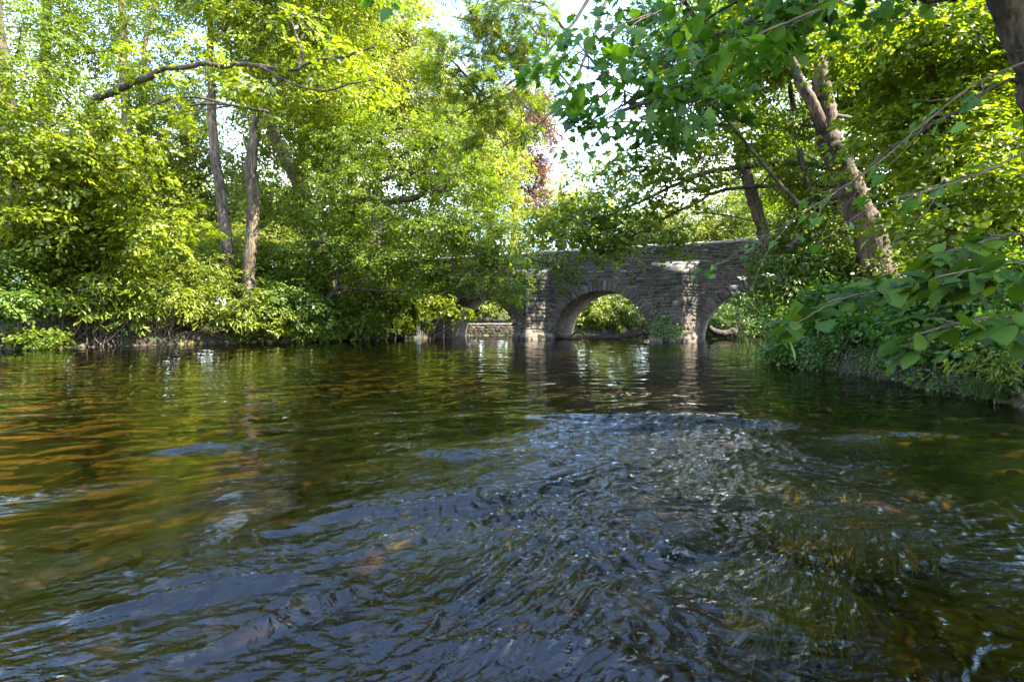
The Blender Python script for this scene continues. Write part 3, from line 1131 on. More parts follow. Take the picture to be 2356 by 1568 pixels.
def bridge_wall():
    us = [np.linspace(-34, -11.9, 40)]
    e = []
    for c, r in ARCH:
        th = np.linspace(np.pi, 0, 41)
        e.append(c + r * np.cos(th))
    allu = np.unique(np.round(np.concatenate([np.linspace(-34, 22, 90)] + e + [np.array([c + s * r * .99999 for c, r in ARCH for s in (-1, 1)])]), 5))
    lo = arch_z(allu)
    rows = 14
    V, F = [], []
    n = len(allu)
    hz = DECK + 0 * allu
    for face, v in ((0, 0.0), (1, BR_T)):
        for k in range(rows + 1):
            z = lo + (hz - lo) * k / rows
            rel = .018 * perlin(allu * 1.7, z * 1.7, 77 + face)
            V.append(np.stack([allu, np.full(n, v) + rel * (1 if face else -1), z], -1))
    V = np.concatenate(V)
    def idx(face, k, i):
        return face * (rows + 1) * n + k * n + i
    i = np.arange(n - 1)
    for k in range(rows):
        F.append(np.stack([idx(0, k, i), idx(0, k, i + 1), idx(0, k + 1, i + 1), idx(0, k + 1, i)], -1))
        F.append(np.stack([idx(1, k, i + 1), idx(1, k, i), idx(1, k + 1, i), idx(1, k + 1, i + 1)], -1))
    F.append(np.stack([idx(0, 0, i + 1), idx(0, 0, i), idx(1, 0, i), idx(1, 0, i + 1)], -1))
    F.append(np.stack([idx(0, rows, i), idx(0, rows, i + 1), idx(1, rows, i + 1), idx(1, rows, i)], -1))
    link_obj('wall', mesh_np('wall', V, [np.concatenate(F)]), M['stone_wall'], bridge)


bridge_wall()


def rubble_mat():
    m, t, o = new_mat('rubble')
    a = N(t, 'ShaderNodeAttribute', attribute_name='tint')
    r = ramp(t, [(0, (.017, .015, .013)), (.25, (.040, .035, .029)), (.5, (.072, .063, .050)), (.7, (.066, .047, .037)), (.85, (.10, .088, .071)), (1, (.19, .172, .14))])
    t.links.new(a.outputs['Fac'], r.inputs[0])
    tc = N(t, 'ShaderNodeTexCoord')
    nf = N(t, 'ShaderNodeTexNoise')
    nf.inputs['Scale'].default_value = 14
    nf.inputs['Detail'].default_value = 8
    t.links.new(tc.outputs['Object'], nf.inputs['Vector'])
    rf = ramp(t, [(.3, (.45, .45, .45)), (.5, (1, 1, 1)), (.7, (1.6, 1.55, 1.45))])
    t.links.new(nf.outputs['Fac'], rf.inputs[0])
    m1 = N(t, 'ShaderNodeMix', data_type='RGBA', blend_type='MULTIPLY')
    m1.inputs[0].default_value = 1
    t.links.new(r.outputs[0], m1.inputs[6])
    t.links.new(rf.outputs[0], m1.inputs[7])
    ng = N(t, 'ShaderNodeTexNoise')
    ng.inputs['Scale'].default_value = .8
    ng.inputs['Detail'].default_value = 8
    t.links.new(tc.outputs['Object'], ng.inputs['Vector'])
    rg = ramp(t, [(.52, (0, 0, 0)), (.68, (.75, .75, .75))])
    t.links.new(ng.outputs['Fac'], rg.inputs[0])
    m2 = N(t, 'ShaderNodeMix', data_type='RGBA')
    t.links.new(rg.outputs[0], m2.inputs[0])
    t.links.new(m1.outputs[2], m2.inputs[6])
    m2.inputs[7].default_value = (.05, .058, .02, 1)
    # damp, algae-dark band above the water, with a ragged upper edge
    sz = N(t, 'ShaderNodeSeparateXYZ')
    t.links.new(tc.outputs['Object'], sz.inputs[0])
    w1 = N(t, 'ShaderNodeMath', operation='MULTIPLY_ADD')
    w1.inputs[1].default_value = -.9
    t.links.new(ng.outputs['Fac'], w1.inputs[0])
    t.links.new(sz.outputs[2], w1.inputs[2])
    rw = ramp(t, [(0, (.85, .85, .85)), (.35, (0, 0, 0))])
    t.links.new(w1.outputs[0], rw.inputs[0])
    m3 = N(t, 'ShaderNodeMix', data_type='RGBA')
    t.links.new(rw.outputs[0], m3.inputs[0])
    t.links.new(m2.outputs[2], m3.inputs[6])
    m3.inputs[7].default_value = (.018, .019, .010, 1)
    p = N(t, 'ShaderNodeBsdfPrincipled')
    p.inputs['Roughness'].default_value = .85
    p.inputs['Specular IOR Level'].default_value = .3
    t.links.new(m3.outputs[2], p.inputs['Base Color'])
    b = N(t, 'ShaderNodeBump')
    b.inputs['Strength'].default_value = .8
    b.inputs['Distance'].default_value = .04
    t.links.new(nf.outputs['Fac'], b.inputs['Height'])
    t.links.new(b.outputs[0], p.inputs['Normal'])
    t.links.new(p.outputs[0], o.inputs['Surface'])
    return m


M['rubble'] = rubble_mat()


def rubble_face(parent, p0, p1, z0, z1, hmin, hmax, lmin, lmax, seed, keep=None, proud=.035, name='facing'):
    """lays uneven stones along the vertical face from p0 to p1 (plan points, bridge axes)"""
    rng = np.random.default_rng(seed)
    p0, p1 = np.array(p0, float), np.array(p1, float)
    L = np.linalg.norm(p1 - p0)
    e = (p1 - p0) / L
    nrm = np.array([e[1], -e[0]])
    V, Fq, T = [], [], []
    z = z0
    while z < z1 - .03:
        hh = min(rng.uniform(hmin, hmax), z1 - z)
        s = -rng.uniform(0, lmax)
        while s < L:
            ln = rng.uniform(lmin, lmax) * (1.5 if rng.random() < .15 else 1)
            a, b = max(s, 0), min(s + ln, L)
            s += ln
            if b - a < .04:
                continue
            um, zm = (a + b) / 2, z + hh / 2
            if keep is not None and not keep(p0 + e * um, zm, (b - a) / 2, hh / 2):
                continue
            g = .009
            out = proud * rng.uniform(.25, 1.35)
            cs = [(a + g, z + g), (b - g, z + g), (b - g, z + hh - g), (a + g, z + hh - g)]
            cs = [(q[0] + rng.normal(0, .010), q[1] + rng.normal(0, .010)) for q in cs]
            k = len(V)
            for (q, zz) in cs:
                pt = p0 + e * q - nrm * .03
                V.append((pt[0], pt[1], zz))
            ins = min(.018, hh * .2)
            mid = np.mean(cs, 0)
            for (q, zz) in cs:
                q2 = q + ins * np.sign(mid[0] - q)
                z2 = zz + ins * np.sign(mid[1] - zz)
                pt = p0 + e * q2 + nrm * (out + rng.normal(0, .006))
                V.append((pt[0], pt[1], z2))
            Fq += [(k + 4, k + 5, k + 6, k + 7), (k, k + 1, k + 5, k + 4), (k + 1, k + 2, k + 6, k + 5), (k + 2, k + 3, k + 7, k + 6), (k + 3, k, k + 4, k + 7)]
            T += [float(np.clip(rng.normal(.48, .24), 0, 1))] * 5
        z += hh
    link_obj(name, mesh_np(name, np.array(V), [np.array(Fq)], tint=T), M['rubble'], parent)


def clear_of_arches(p, z, hl, hz):
    for c, r in ARCH:
        for du in (-hl, hl):
            if math.hypot(p[0] + du - c, max(0, z - hz)) < r + .40:
                return False
    return True


rubble_face(bridge, (-26, 0), (16, 0), -.2, DECK - .02, .09, .20, .18, .62, 51, clear_of_arches, name='wall_facing')
rubble_face(bridge, (-26, -.03), (16, -.03), DECK + .003, TOP - .15, .10, .2, .2, .6, 52, name='parapet_facing')


def boxes_mesh(name, boxes, mat, parent, jit=.012, seed=1, bevel=.03, tint=.5):
    """each box: 8 corners (8,3); edges chamfered by bevelling"""
    rng = np.random.default_rng(seed)
    bm = bmesh.new()
    lay = bm.faces.layers.float.new('tint')
    for b in boxes:
        tv_ = float(np.clip(rng.normal(tint, .2), 0, 1))
        vs = [bm.verts.new(tuple(np.array(c) + jit * rng.standard_normal(3))) for c in b]
        for f in ((0, 1, 2, 3), (7, 6, 5, 4), (0, 4, 5, 1), (1, 5, 6, 2), (2, 6, 7, 3), (3, 7, 4, 0)):
            bm.faces.new([vs[q] for q in f])[lay] = tv_
    bmesh.ops.recalc_face_normals(bm, faces=bm.faces)
    if bevel:
        bmesh.ops.bevel(bm, geom=list(bm.edges), offset=bevel, segments=1, affect='EDGES')
    me = bpy.data.meshes.new(name)
    bm.to_mesh(me)
    bm.free()
    return link_obj(name, me, mat, parent)


def cuboid(u0, u1, v0, v1, z0, z1):
    return [(u0, v0, z0), (u1, v0, z0), (u1, v1, z0), (u0, v1, z0), (u0, v0, z1), (u1, v0, z1), (u1, v1, z1), (u0, v1, z1)]


rngb = np.random.default_rng(8)
for nm, v0, v1 in (('parapet', -.03, .40), ('parapet', BR_T - .40, BR_T + .03)):
    boxes_mesh(nm, [cuboid(-34, 22, v0, v1, DECK - .02, TOP - .14)], M['stone_wall'], bridge, 0, bevel=0)
    cs, u = [], -34
    while u < 22:
        L = rngb.uniform(.5, 1.1)
        cs.append(cuboid(u + .012, u + L - .012, v0 - .07, v1 + .06, TOP - .14 + .003, TOP + rngb.uniform(-.03, .05)))
        u += L
    boxes_mesh('coping', cs, M['coping'], bridge, .014, 5, .035)
# string of stones under the parapet is hidden by leaves; arch rings:
for ai, (c, r) in enumerate(ARCH):
    vs = []
    n = 35
    for k in range(n):
        a0 = math.pi * k / n + .006
        a1 = math.pi * (k + 1) / n - .006
        ro = r + rngb.uniform(.36, .66)
        ri = r - .02
        q = [(c + rr * math.cos(a), z, rr * math.sin(a)) for z in (-.05 - rngb.uniform(0, .05), .35) for rr, a in ((ri, a0), (ro, a0), (ro, a1), (ri, a1))]
        vs.append(q)
    boxes_mesh('arch_ring', vs, M['rubble'], bridge, .03, 20 + ai, .025, .56)


def cutwater(u0, u1, nose, p, ztop, zlow):
    """triangular breakwater with a sloping stone cap; both under one part each"""
    # body: layered so its edge is uneven
    rng = np.random.default_rng(int(nose * 10) + 99)
    V, F = [], []
    rows = 22
    vn = []
    for k in range(rows + 1):
        f = k / rows
        z = -1.1 + f * (zlow + 1.1)
        spread = .10 * (1 - f) + (.16 if z < .45 else 0)
        row = []
        for s in np.linspace(0, 1, 7):
            row.append((u0 - spread + (nose - u0 + spread) * s, -.02 - (p + spread) * s))
        for s in np.linspace(0, 1, 7)[1:]:
            row.append((nose + (u1 + spread - nose) * s, -(p + spread) * (1 - s) - .02))
        for (uu, vv) in row:
            j = rng.standard_normal(2) * .022
            V.append((uu + j[0], vv + j[1], z))
    w = 13
    for k in range(rows):
        for i in range(w - 1):
            a = k * w + i
            F.append((a, a + 1, a + w + 1, a + w))
    cap0 = rows * w
    V = np.array(V)
    body = mesh_np('cutwater', V, [np.array(F)])
    ob = link_obj('cutwater', body, M['stone_cut'], bridge)
    rubble_face(ob, (u0 - .02, -.03), (nose, -p - .03), .36, zlow + .1, .14, .34, .25, .6, int(nose * 7) + 200, proud=.05)
    rubble_face(ob, (nose, -p - .03), (u1 + .02, -.03), .36, zlow + .1, .14, .34, .25, .6, int(nose * 7) + 201, proud=.05)
    # cap: from the wall down to the nose
    top = V[cap0:cap0 + w].copy()
    out = top + np.stack([(top[:, 0] - nose) * .05, -.05 * np.ones(w), .003 * np.ones(w)], -1)
    # left and right eaves rise towards the wall
    d = (-top[:, 1]) / p
    out[:, 2] = zlow + (ztop - zlow) * (1 - np.clip(d, 0, 1)) * .92
    lowr = out.copy()
    lowr[:, 2] -= .12
    ridge = np.stack([np.linspace(u0 + .08, u1 - .02, w), np.full(w, -.04), np.full(w, ztop)], -1)
    VV = np.concatenate([lowr, out, ridge])
    FF = []
    for i in range(w - 1):
        FF.append((i, i + 1, w + i + 1, w + i))
        FF.append((w + i, w + i + 1, 2 * w + i + 1, 2 * w + i))
    link_obj('cap', mesh_np('cap', VV, [np.array(FF)]), M['cap'], ob)
    # fill between body top and eaves
    fill = []
    base = top.copy()
    VF = np.concatenate([base, lowr + np.array([0, .03, .02])])
    for i in range(w - 1):
        fill.append((i, i + 1, w + i + 1, w + i))
    link_obj('cutwater_head', mesh_np('cutwater_head', VF, [np.array(fill)]), M['stone_cut'], ob)
    # footing stones
    ft = []
    for k in range(5):
        s0, s1 = k / 5, (k + .94) / 5
        for (ua, va, ub, vb) in ((u0 - .2, -.05, nose, -p - .25), (nose, -p - .25, u1 + .2, -.05)):
            A = np.array([ua + (ub - ua) * s0, va + (vb - va) * s0])
            B = np.array([ua + (ub - ua) * s1, va + (vb - va) * s1])
            inn = np.array([nose, .1])
            A2, B2 = A + (inn - A) * .3, B + (inn - B) * .3
            zt = rngb.uniform(.22, .4)
            ft.append([(A[0], A[1], -.6), (B[0], B[1], -.6), (B2[0], B2[1], -.6), (A2[0], A2[1], -.6), (A[0], A[1], zt), (B[0], B[1], zt), (B2[0], B2[1], zt), (A2[0], A2[1], zt)])
    boxes_mesh('footing', ft, M['rubble'], ob, .04, 31, .05, .45)


cutwater(3.25, 5.85, 5.05, 1.25, 4.75, 3.95)
cutwater(-5.75, -3.25, -4.45, 1.2, 4.7, 3.95)
bu = lambda u, v, z: np.array([5.5 + u * math.cos(TH) - v * math.sin(TH), 32 + u * math.sin(TH) + v * math.cos(TH), z])

# low revetment wall seen through the left arch
rv = empty('revetment_wall', (-1.7, 44.0, 0), 'low stone wall along the far bank seen through the left arch', 'wall', rz=math.radians(14))
boxes_mesh('wall', [cuboid(-2.9, 3.2, 0, .6, -.6, .92)], M['stone_wall'], rv, .0, bevel=.02)
rubble_face(rv, (-2.9, 0), (3.2, 0), -.1, .91, .12, .22, .25, .6, 61)
boxes_mesh('coping', [cuboid(-2.95 + k * .62, -2.95 + k * .62 + .6, -.06, .66, .923, 1.05) for k in range(10)], M['cap'], rv, .01, 4, .02)

# white gauge post by the left abutment
pg = at(963, 772, 34.0)
post = empty('gauge_post', (pg[0], pg[1], -.4), 'weathered white wooden post standing in the water by the left abutment', 'post')
boxes_mesh('post_shaft', [cuboid(-.13, .13, -.07, .07, -.2, 2.75)], M['white_paint'], post, 0.004, bevel=.012)
boxes_mesh('brace', [[(-1.0, .05, .62), (-.14, .05, .62), (-.14, .13, .62), (-1.0, .13, .62), (-1.0, .05, .76), (-.14, .05, .76), (-.14, .13, .76), (-1.0, .13, .76)]], M['driftwood'], post, .004, bevel=.01)


# ------------------------------------------------------------------ driftwood
def log(name, label, path, radii, branches=(), mat='driftwood', sides=10):
    t = empty(name, path[0], label, 'log', 'driftwood by the bridge')
    tb = Tubes()
    tb.add(smooth_path(path, 24, .01), np.interp(np.linspace(0, 1, 24), np.linspace(0, 1, len(radii)), radii), sides, .08)
    link_obj('log_stem', tb.mesh('log_stem', path[0]), M[mat], t)
    for b in branches:
        tb = Tubes()
        tb.add(smooth_path(b[0], 12, .008), np.linspace(b[1], b[2], 12), 6, .06)
        link_obj('snag', tb.mesh('snag', path[0]), M[mat], t)


log('driftwood_log', 'long dark tree trunk stranded across the foot of the central arch',
    [at(1375, 776, 34), at(1420, 774, 33.6), at(1455, 768, 33), at(1490, 760, 32.4)], [.10, .19, .22, .25])
log('driftwood_branch', 'pale curved branch stuck at the left foot of the central arch',
    [at(1310, 777, 34.2), at(1318, 767, 34.2), at(1330, 763, 34.2), at(1342, 768, 34.2), at(1350, 777, 34.2)], [.05, .07, .07, .06, .04],
    [([at(1300, 776, 34), at(1325, 778, 34), at(1345, 775, 34)], .12, .06)], mat='root')
log('forked_log', 'forked brown log lying on the gravel under the right arch',
    [at(1630, 752, 36), at(1645, 764, 36), at(1665, 768, 36), at(1690, 762, 36)], [.2, .24, .25, .28],
    [([at(1665, 768, 36), at(1672, 778, 36), at(1670, 784, 36)], .14, .08), ([at(1690, 763, 36), at(1694, 753, 36), at(1696, 748, 36)], .16, .10)])

DENS[0] = 4.0
# ------------------------------------------------------------------ trees of the left bank
def tp(*rows):
    """rows (px, py, Y, width in px) -> trunk points"""
    return [(at(a, b, Y), w / 2 / 1178 * Y) for (a, b, Y, w) in rows]


B = blob_px
LT = 'trees of the left bank'
make_tree('ash_tree', 'slimmer grey trunk, left one of the two bare trunks on the left bank', 'tree',
          tp((536, 690, 29, 27), (520, 560, 29, 25), (507, 450, 29, 23), (490, 320, 29, 20), (486, 150, 29, 15), (478, -80, 29, 10)),
          [B(480, 40, 29, 130, 120, 3), B(430, -120, 29, 160, 110, 3.5), B(560, -30, 29, 110, 110, 3), B(400, 180, 30, 90, 60, 2)],
          'leaf_bright', lai=1.0, group=LT, gap=-.1)
make_tree('ash_tree', 'thicker bark mottled trunk, right one of the two bare trunks on the left bank', 'tree',
          tp((566, 690, 28.5, 32), (571, 600, 28.5, 28), (582, 470, 28.5, 27), (577, 380, 28.5, 26), (590, 260, 28.5, 20), (605, 100, 28.5, 16), (612, -80, 28.5, 11)),
          [B(640, 60, 28, 150, 120, 3.5), B(760, -20, 28, 150, 130, 3.5), B(620, -150, 28, 160, 100, 3.5), B(690, 220, 28.5, 120, 70, 2.6)],
          'leaf_bright', lai=1.6, group=LT, gap=-.3,
          extra=[tp((592, 255, 28.5, 14), (630, 225, 28.2, 11), (665, 170, 28, 8)), tp((604, 100, 28.5, 12), (650, 40, 28, 9), (690, -30, 28, 6))])
make_tree('slim_tree', 'tall thin trunk against the blue sky gap at the upper left', 'tree',
          tp((288, 560, 33, 30), (288, 470, 33, 26), (292, 300, 33, 20), (284, 120, 33, 17), (277, -60, 33, 13)),
          [B(230, -60, 33, 130, 110, 3), B(180, 90, 33, 110, 70, 3), B(330, 80, 33, 80, 50, 2.4)], 'leaf_mid', lai=.7, group=LT, gap=-.1,
          extra=[tp((330, 210, 33, 10), (335, 110, 33, 9), (350, 40, 33, 8), (368, -10, 33, 6))])
make_tree('slim_tree', 'thin trunk showing below the arching bough at the upper left', 'tree',
          tp((335, 600, 36, 26), (330, 420, 36, 22), (327, 280, 36, 18), (328, 180, 36, 14)),
          [B(390, 250, 36, 130, 80, 3), B(300, 330, 36, 110, 60, 3)], 'leaf_mid', lai=1.1, group=LT, gap=-.1)
arch_t = make_tree('oak_tree', 'dark trunk with a long mossy bough arching over the shrubs at the upper left', 'tree',
          tp((214, 640, 25.8, 46), (212, 520, 25.5, 42), (206, 400, 25, 36), (205, 300, 24, 30), (212, 228, 23, 24)),
          [B(150, 330, 21.5, 170, 90, 2.4), B(60, 420, 21, 130, 90, 2.2), B(250, 420, 22.5, 120, 70, 2), B(330, 520, 23.5, 110, 60, 2), B(130, 520, 22, 120, 60, 1.6), B(330, 130, 20, 60, 26, .8, .8), B(480, 120, 19, 80, 24, .9, .9), B(600, 190, 18.7, 70, 26, .9, .7), B(760, 130, 18.3, 80, 40, 1, .8), B(690, 60, 18.4, 60, 40, .9, .7), B(840, 190, 18.2, 60, 30, .9, .6), B(400, 260, 20.8, 80, 26, .9, .8), B(230, 560, 23.5, 60, 40, 1)],
          'leaf_bright', length=.2, width=.09, lai=1.7, spray=.65, per=34, bark='bark_dark', group=LT, twigs=12,
          extra=[tp((210, 232, 23, 20), (240, 216, 22, 17), (268, 206, 21.5, 18), (300, 186, 21, 14), (335, 172, 20, 14), (365, 156, 19.5, 11), (412, 152, 19.2, 11), (460, 143, 19, 12), (510, 152, 18.9, 10), (560, 150, 18.8, 9), (640, 160, 18.6, 8), (690, 160, 18.5, 7)),
                 tp((688, 160, 18.5, 8), (694, 130, 18.4, 7), (690, 100, 18.4, 6), (676, 55, 18.4, 5), (664, 10, 18.4, 4)),
                 tp((690, 160, 18.5, 7), (740, 135, 18.3, 6), (800, 130, 18.2, 5), (862, 106, 18, 4)),
                 tp((694, 90, 18.4, 5), (722, 60, 18.3, 4), (740, 20, 18.2, 4)),
                 tp((600, 154, 18.7, 7), (660, 190, 18.6, 6), (740, 208, 18.4, 5), (820, 190, 18.2, 4), (880, 180, 18.2, 3)),
                 tp((620, 260, 21, 4), (520, 240, 21, 5), (420, 220, 21, 5), (330, 250, 21, 5))])
make_tree('leaning_tree', 'dark trunk at the left edge half hidden behind sunlit leaves', 'tree',
          tp((10, 700, 24.5, 54), (16, 520, 24.3, 46), (25, 400, 24, 42), (10, 200, 23.5, 38), (-10, 40, 23, 34), (-20, -80, 23, 30)),
          [B(50, 90, 19.5, 110, 90, 2.2), B(120, 200, 20, 120, 60, 2.2), B(-40, 260, 19, 90, 120, 2)], 'leaf_mid', lai=.9, bark='bark_dark', group=LT, gap=.0)

# the big oak that overhangs the water and hides the left arch
oak = make_tree('oak_tree', 'broad dark green oak overhanging the water in front of the left arch', 'tree',
          tp((775, 700, 33, 46), (745, 600, 33, 42), (715, 500, 33, 38), (692, 430, 33, 36), (662, 370, 33, 32), (632, 310, 33, 24), (612, 240, 33, 16)),
          [B(700, 330, 31, 110, 70, 2.4), B(800, 330, 29, 120, 50, 2.4), B(930, 300, 28.5, 120, 50, 2.4), B(1030, 340, 28, 110, 55, 2.4), B(880, 400, 28, 130, 45, 2.2),
           B(1080, 420, 28, 100, 50, 2.2), B(760, 470, 30, 110, 60, 2.4), B(640, 470, 31.5, 60, 70, 2), B(900, 500, 28, 120, 45, 2), B(1010, 520, 27.5, 120, 45, 2),
           B(1110, 530, 27.5, 90, 50, 2), B(780, 570, 29.5, 100, 50, 2), B(880, 590, 28.5, 110, 36, 1.6, 1.25), B(1000, 600, 27.5, 110, 32, 1.5, 1.25), B(1100, 610, 27.3, 90, 34, 1.5, 1.25),
           B(1165, 660, 27.2, 42, 34, 1), B(1060, 640, 27.4, 80, 28, 1.2), B(1100, 575, 27.3, 90, 32, 1.2), B(940, 600, 28.2, 90, 34, 1.3), B(1150, 600, 27.2, 50, 40, 1), B(700, 600, 31, 80, 50, 2), B(960, 650, 28, 70, 24, 1.2, 1.25)],
          'leaf_mid', length=.15, width=.08, lai=1.2, spray=.6, per=40, bark='bark_dark', group=LT, limb_r=.09, twigs=10, gap=-.1,
          extra=[tp((745, 600, 33, 26), (790, 520, 31, 22), (830, 455, 29.5, 20), (880, 462, 28.8, 17), (960, 452, 28.3, 15), (985, 430, 28, 12), (1015, 440, 27.8, 8), (1030, 420, 27.6, 5)),
                 tp((830, 455, 29.5, 13), (860, 425, 29.2, 11), (905, 410, 28.8, 10), (960, 398, 28.3, 8), (1010, 402, 28, 5)),
                 tp((880, 465, 28.8, 11), (930, 500, 28.3, 9), (985, 530, 27.8, 8), (1060, 555, 27.5, 6), (1120, 600, 27.2, 4)),
                 tp((905, 410, 28.8, 8), (910, 380, 28.6, 6), (940, 350, 28.4, 5), (1010, 340, 28, 4)),
                 tp((760, 640, 32, 16), (830, 600, 30, 13), (920, 596, 28.6, 10), (990, 625, 27.8, 8), (1060, 650, 27.4, 5)),
                 tp((770, 690, 32, 13), (740, 688, 31, 14), (760, 680, 30.4, 12), (776, 655, 30, 9), (782, 630, 29.8, 5))])

# further trees behind the left bank
FAR_L = 'trees behind the left bank'
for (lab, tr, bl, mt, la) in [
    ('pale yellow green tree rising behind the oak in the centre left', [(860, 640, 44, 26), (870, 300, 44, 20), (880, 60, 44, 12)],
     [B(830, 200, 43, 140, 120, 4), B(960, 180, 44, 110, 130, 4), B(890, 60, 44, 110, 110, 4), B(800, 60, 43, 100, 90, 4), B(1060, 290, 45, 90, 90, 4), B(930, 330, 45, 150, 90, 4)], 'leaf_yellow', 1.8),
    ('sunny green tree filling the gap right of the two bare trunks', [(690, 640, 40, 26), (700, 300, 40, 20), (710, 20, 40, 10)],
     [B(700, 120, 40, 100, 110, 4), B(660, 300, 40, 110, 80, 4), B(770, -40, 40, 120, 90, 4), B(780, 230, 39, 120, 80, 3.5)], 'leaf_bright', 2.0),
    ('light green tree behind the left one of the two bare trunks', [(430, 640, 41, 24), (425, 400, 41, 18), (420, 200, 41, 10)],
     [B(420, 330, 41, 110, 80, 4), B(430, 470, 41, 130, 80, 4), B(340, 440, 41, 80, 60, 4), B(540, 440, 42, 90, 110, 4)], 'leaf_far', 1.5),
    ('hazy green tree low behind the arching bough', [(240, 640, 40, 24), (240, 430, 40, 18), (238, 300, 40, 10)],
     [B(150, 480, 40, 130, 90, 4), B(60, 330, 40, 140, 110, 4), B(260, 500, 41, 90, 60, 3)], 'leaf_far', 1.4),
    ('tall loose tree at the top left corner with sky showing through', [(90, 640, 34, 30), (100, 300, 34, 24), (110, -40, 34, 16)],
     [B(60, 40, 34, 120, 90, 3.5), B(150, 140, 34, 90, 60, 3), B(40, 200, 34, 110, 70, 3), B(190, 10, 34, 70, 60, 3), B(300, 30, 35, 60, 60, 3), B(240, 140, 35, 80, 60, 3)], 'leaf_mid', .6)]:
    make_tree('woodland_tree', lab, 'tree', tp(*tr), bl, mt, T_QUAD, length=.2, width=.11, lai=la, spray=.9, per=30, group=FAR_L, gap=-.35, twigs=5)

# ------------------------------------------------------------------ shrubs of the left bank
SH = 'shrubs along the left bank'


def shrub(name, lab, blobs, mat, tmpl=T_NARROW, length=.2, width=.06, lai=2.2, spray=.45, per=22, stems=7, group=SH, cat='shrub', stemmat='root', flowers=None, up=.9,
          stem_r=.035, gap=-.25, fn=60, legs=0.0):
    SEED[0] += 1
    rng = np.random.default_rng(SEED[0])
    b0 = blobs[0]
    gzv = gz(b0[0], b0[1])
    base = np.array([b0[0], b0[1], gzv])
    t = empty(name, base, lab, cat, group)
    P, D, Nn, T, Cs = crown_points(rng, blobs, length, width, lai, spray, per, gap, up, .4, .35, .25)
    zmin = np.array([-.02])
    k = P[:, 2] > .03 + legs * rng.uniform(.5, 1.4, len(P))
    P, D, Nn, T = P[k], D[k], Nn[k], T[k]
    size = length * (1 + .3 * rng.standard_normal(len(P))).clip(.4, 1.9)
    leaf_obj('foliage', P, D, Nn, size, tmpl, T, M[mat], t)
    for b, cs in zip(blobs, Cs):
        if len(cs) == 0:
            continue
        for s in range(stems):
            e = cs[rng.integers(len(cs))]
            st = np.array([b[0] + rng.normal(0, .35 * b[3]), b[1] + rng.normal(0, .3 * b[4]), 0])
            st[2] = gz(st[0], st[1]) - .05
            if st[2] < -.05:
                st[:2] = base[:2] + rng.normal(0, .3, 2)
                st[2] = gz(st[0], st[1]) - .05
            mid = st * .5 + e * .5 + rng.normal(0, .22, 3) * np.linalg.norm(e - st) * .6
            tb = Tubes()
            tb.add(smooth_path([st, mid, e], 12, .02, rng), np.linspace(stem_r * rng.uniform(.6, 1.3), .006, 12), 6, .05, rng)
            link_obj('stem', tb.mesh('stem', base), M[stemmat], t)
    if flowers:
        allc = np.concatenate(Cs)
        n = min(len(allc), flowers[1])
        c = allc[rng.choice(len(allc), n, replace=False)] + rng.normal(0, .1, (n, 3)) + np.array([0, -.1, .1])
        fp = np.repeat(c, fn, 0) + rng.normal(0, flowers[2], (n * fn, 3))
        leaf_obj('blossom', fp, rng.standard_normal((n * fn, 3)), rng.standard_normal((n * fn, 3)), np.full(n * fn, flowers[3]), T_QUAD, rng.random(n * fn), M[flowers[0]], t)
    return t


shrub('rhododendron', 'bright sunlit rhododendron leaning over the water below the two bare trunks',
      [B(520, 700, 27.5, 95, 55, 1.4), B(590, 720, 27.6, 70, 45, 1.2), B(470, 640, 28, 70, 45, 1.3)], 'leaf_rhodo', stems=10, legs=.45)
shrub('rhododendron', 'yellow green rhododendron bush at the foot of the two bare trunks',
      [B(450, 600, 30, 110, 45, 1.6), B(380, 610, 30, 70, 40, 1.4), B(560, 650, 29.5, 60, 40, 1.3)], 'leaf_bright')
shrub('rhododendron', 'leggy rhododendron with bare pale stems above the stony left waterline',
      [B(390, 690, 25.6, 80, 50, 1.2), B(330, 650, 25.8, 80, 45, 1.3)], 'leaf_rhodo', stems=16, lai=1.6, legs=1.0)
shrub('rhododendron', 'dark leaved rhododendron with broad leaf whorls on the left bank',
      [B(235, 650, 23.5, 85, 60, 1.3), B(170, 700, 22.8, 70, 50, 1.1), B(290, 720, 24, 45, 35, .8)], 'leaf_rhodo', stems=16, lai=1.5, length=.24, legs=.8)
shrub('hawthorn', 'small leaved bush thick with twigs high on the left bank',
      [B(110, 560, 22.5, 110, 60, 1.6), B(210, 560, 23.5, 80, 50, 1.5), B(40, 620, 21.8, 80, 50, 1.3)], 'leaf_mid', T_FOLD, .13, .06, stems=9, lai=1.9)
shrub('elder_bush', 'elder bush with white flower heads at the left edge',
      [B(20, 690, 20.6, 70, 45, .9), B(-40, 640, 20.4, 60, 60, .9)], 'leaf_glossy', T_FOLD, .15, .07, stems=6, flowers=('flower_white', 16, .10, .055))
shrub('fern_clump', 'low green clump trailing into the water at the left edge',
      [B(90, 775, 20.8, 55, 18, .5), B(20, 770, 20.5, 50, 20, .5)], 'leaf_mid', T_FOLD, .12, .05, stems=4, lai=1.6, cat='plant')
shrub('laurel_bush', 'glossy laurel bush right of the sunlit rhododendron',
      [B(655, 690, 28.6, 70, 50, 1.4), B(700, 720, 29, 60, 38, 1.2)], 'leaf_glossy', T_FOLD, .17, .075)
shrub('low_willow', 'low spreading willow dipping its twigs into the water left of the bridge',
      [B(640, 755, 28.6, 80, 22, .9), B(720, 760, 29.5, 60, 16, .8), B(570, 762, 28, 40, 16, .7)], 'leaf_mid', T_NARROW, .13, .04, lai=1.9, stems=5)
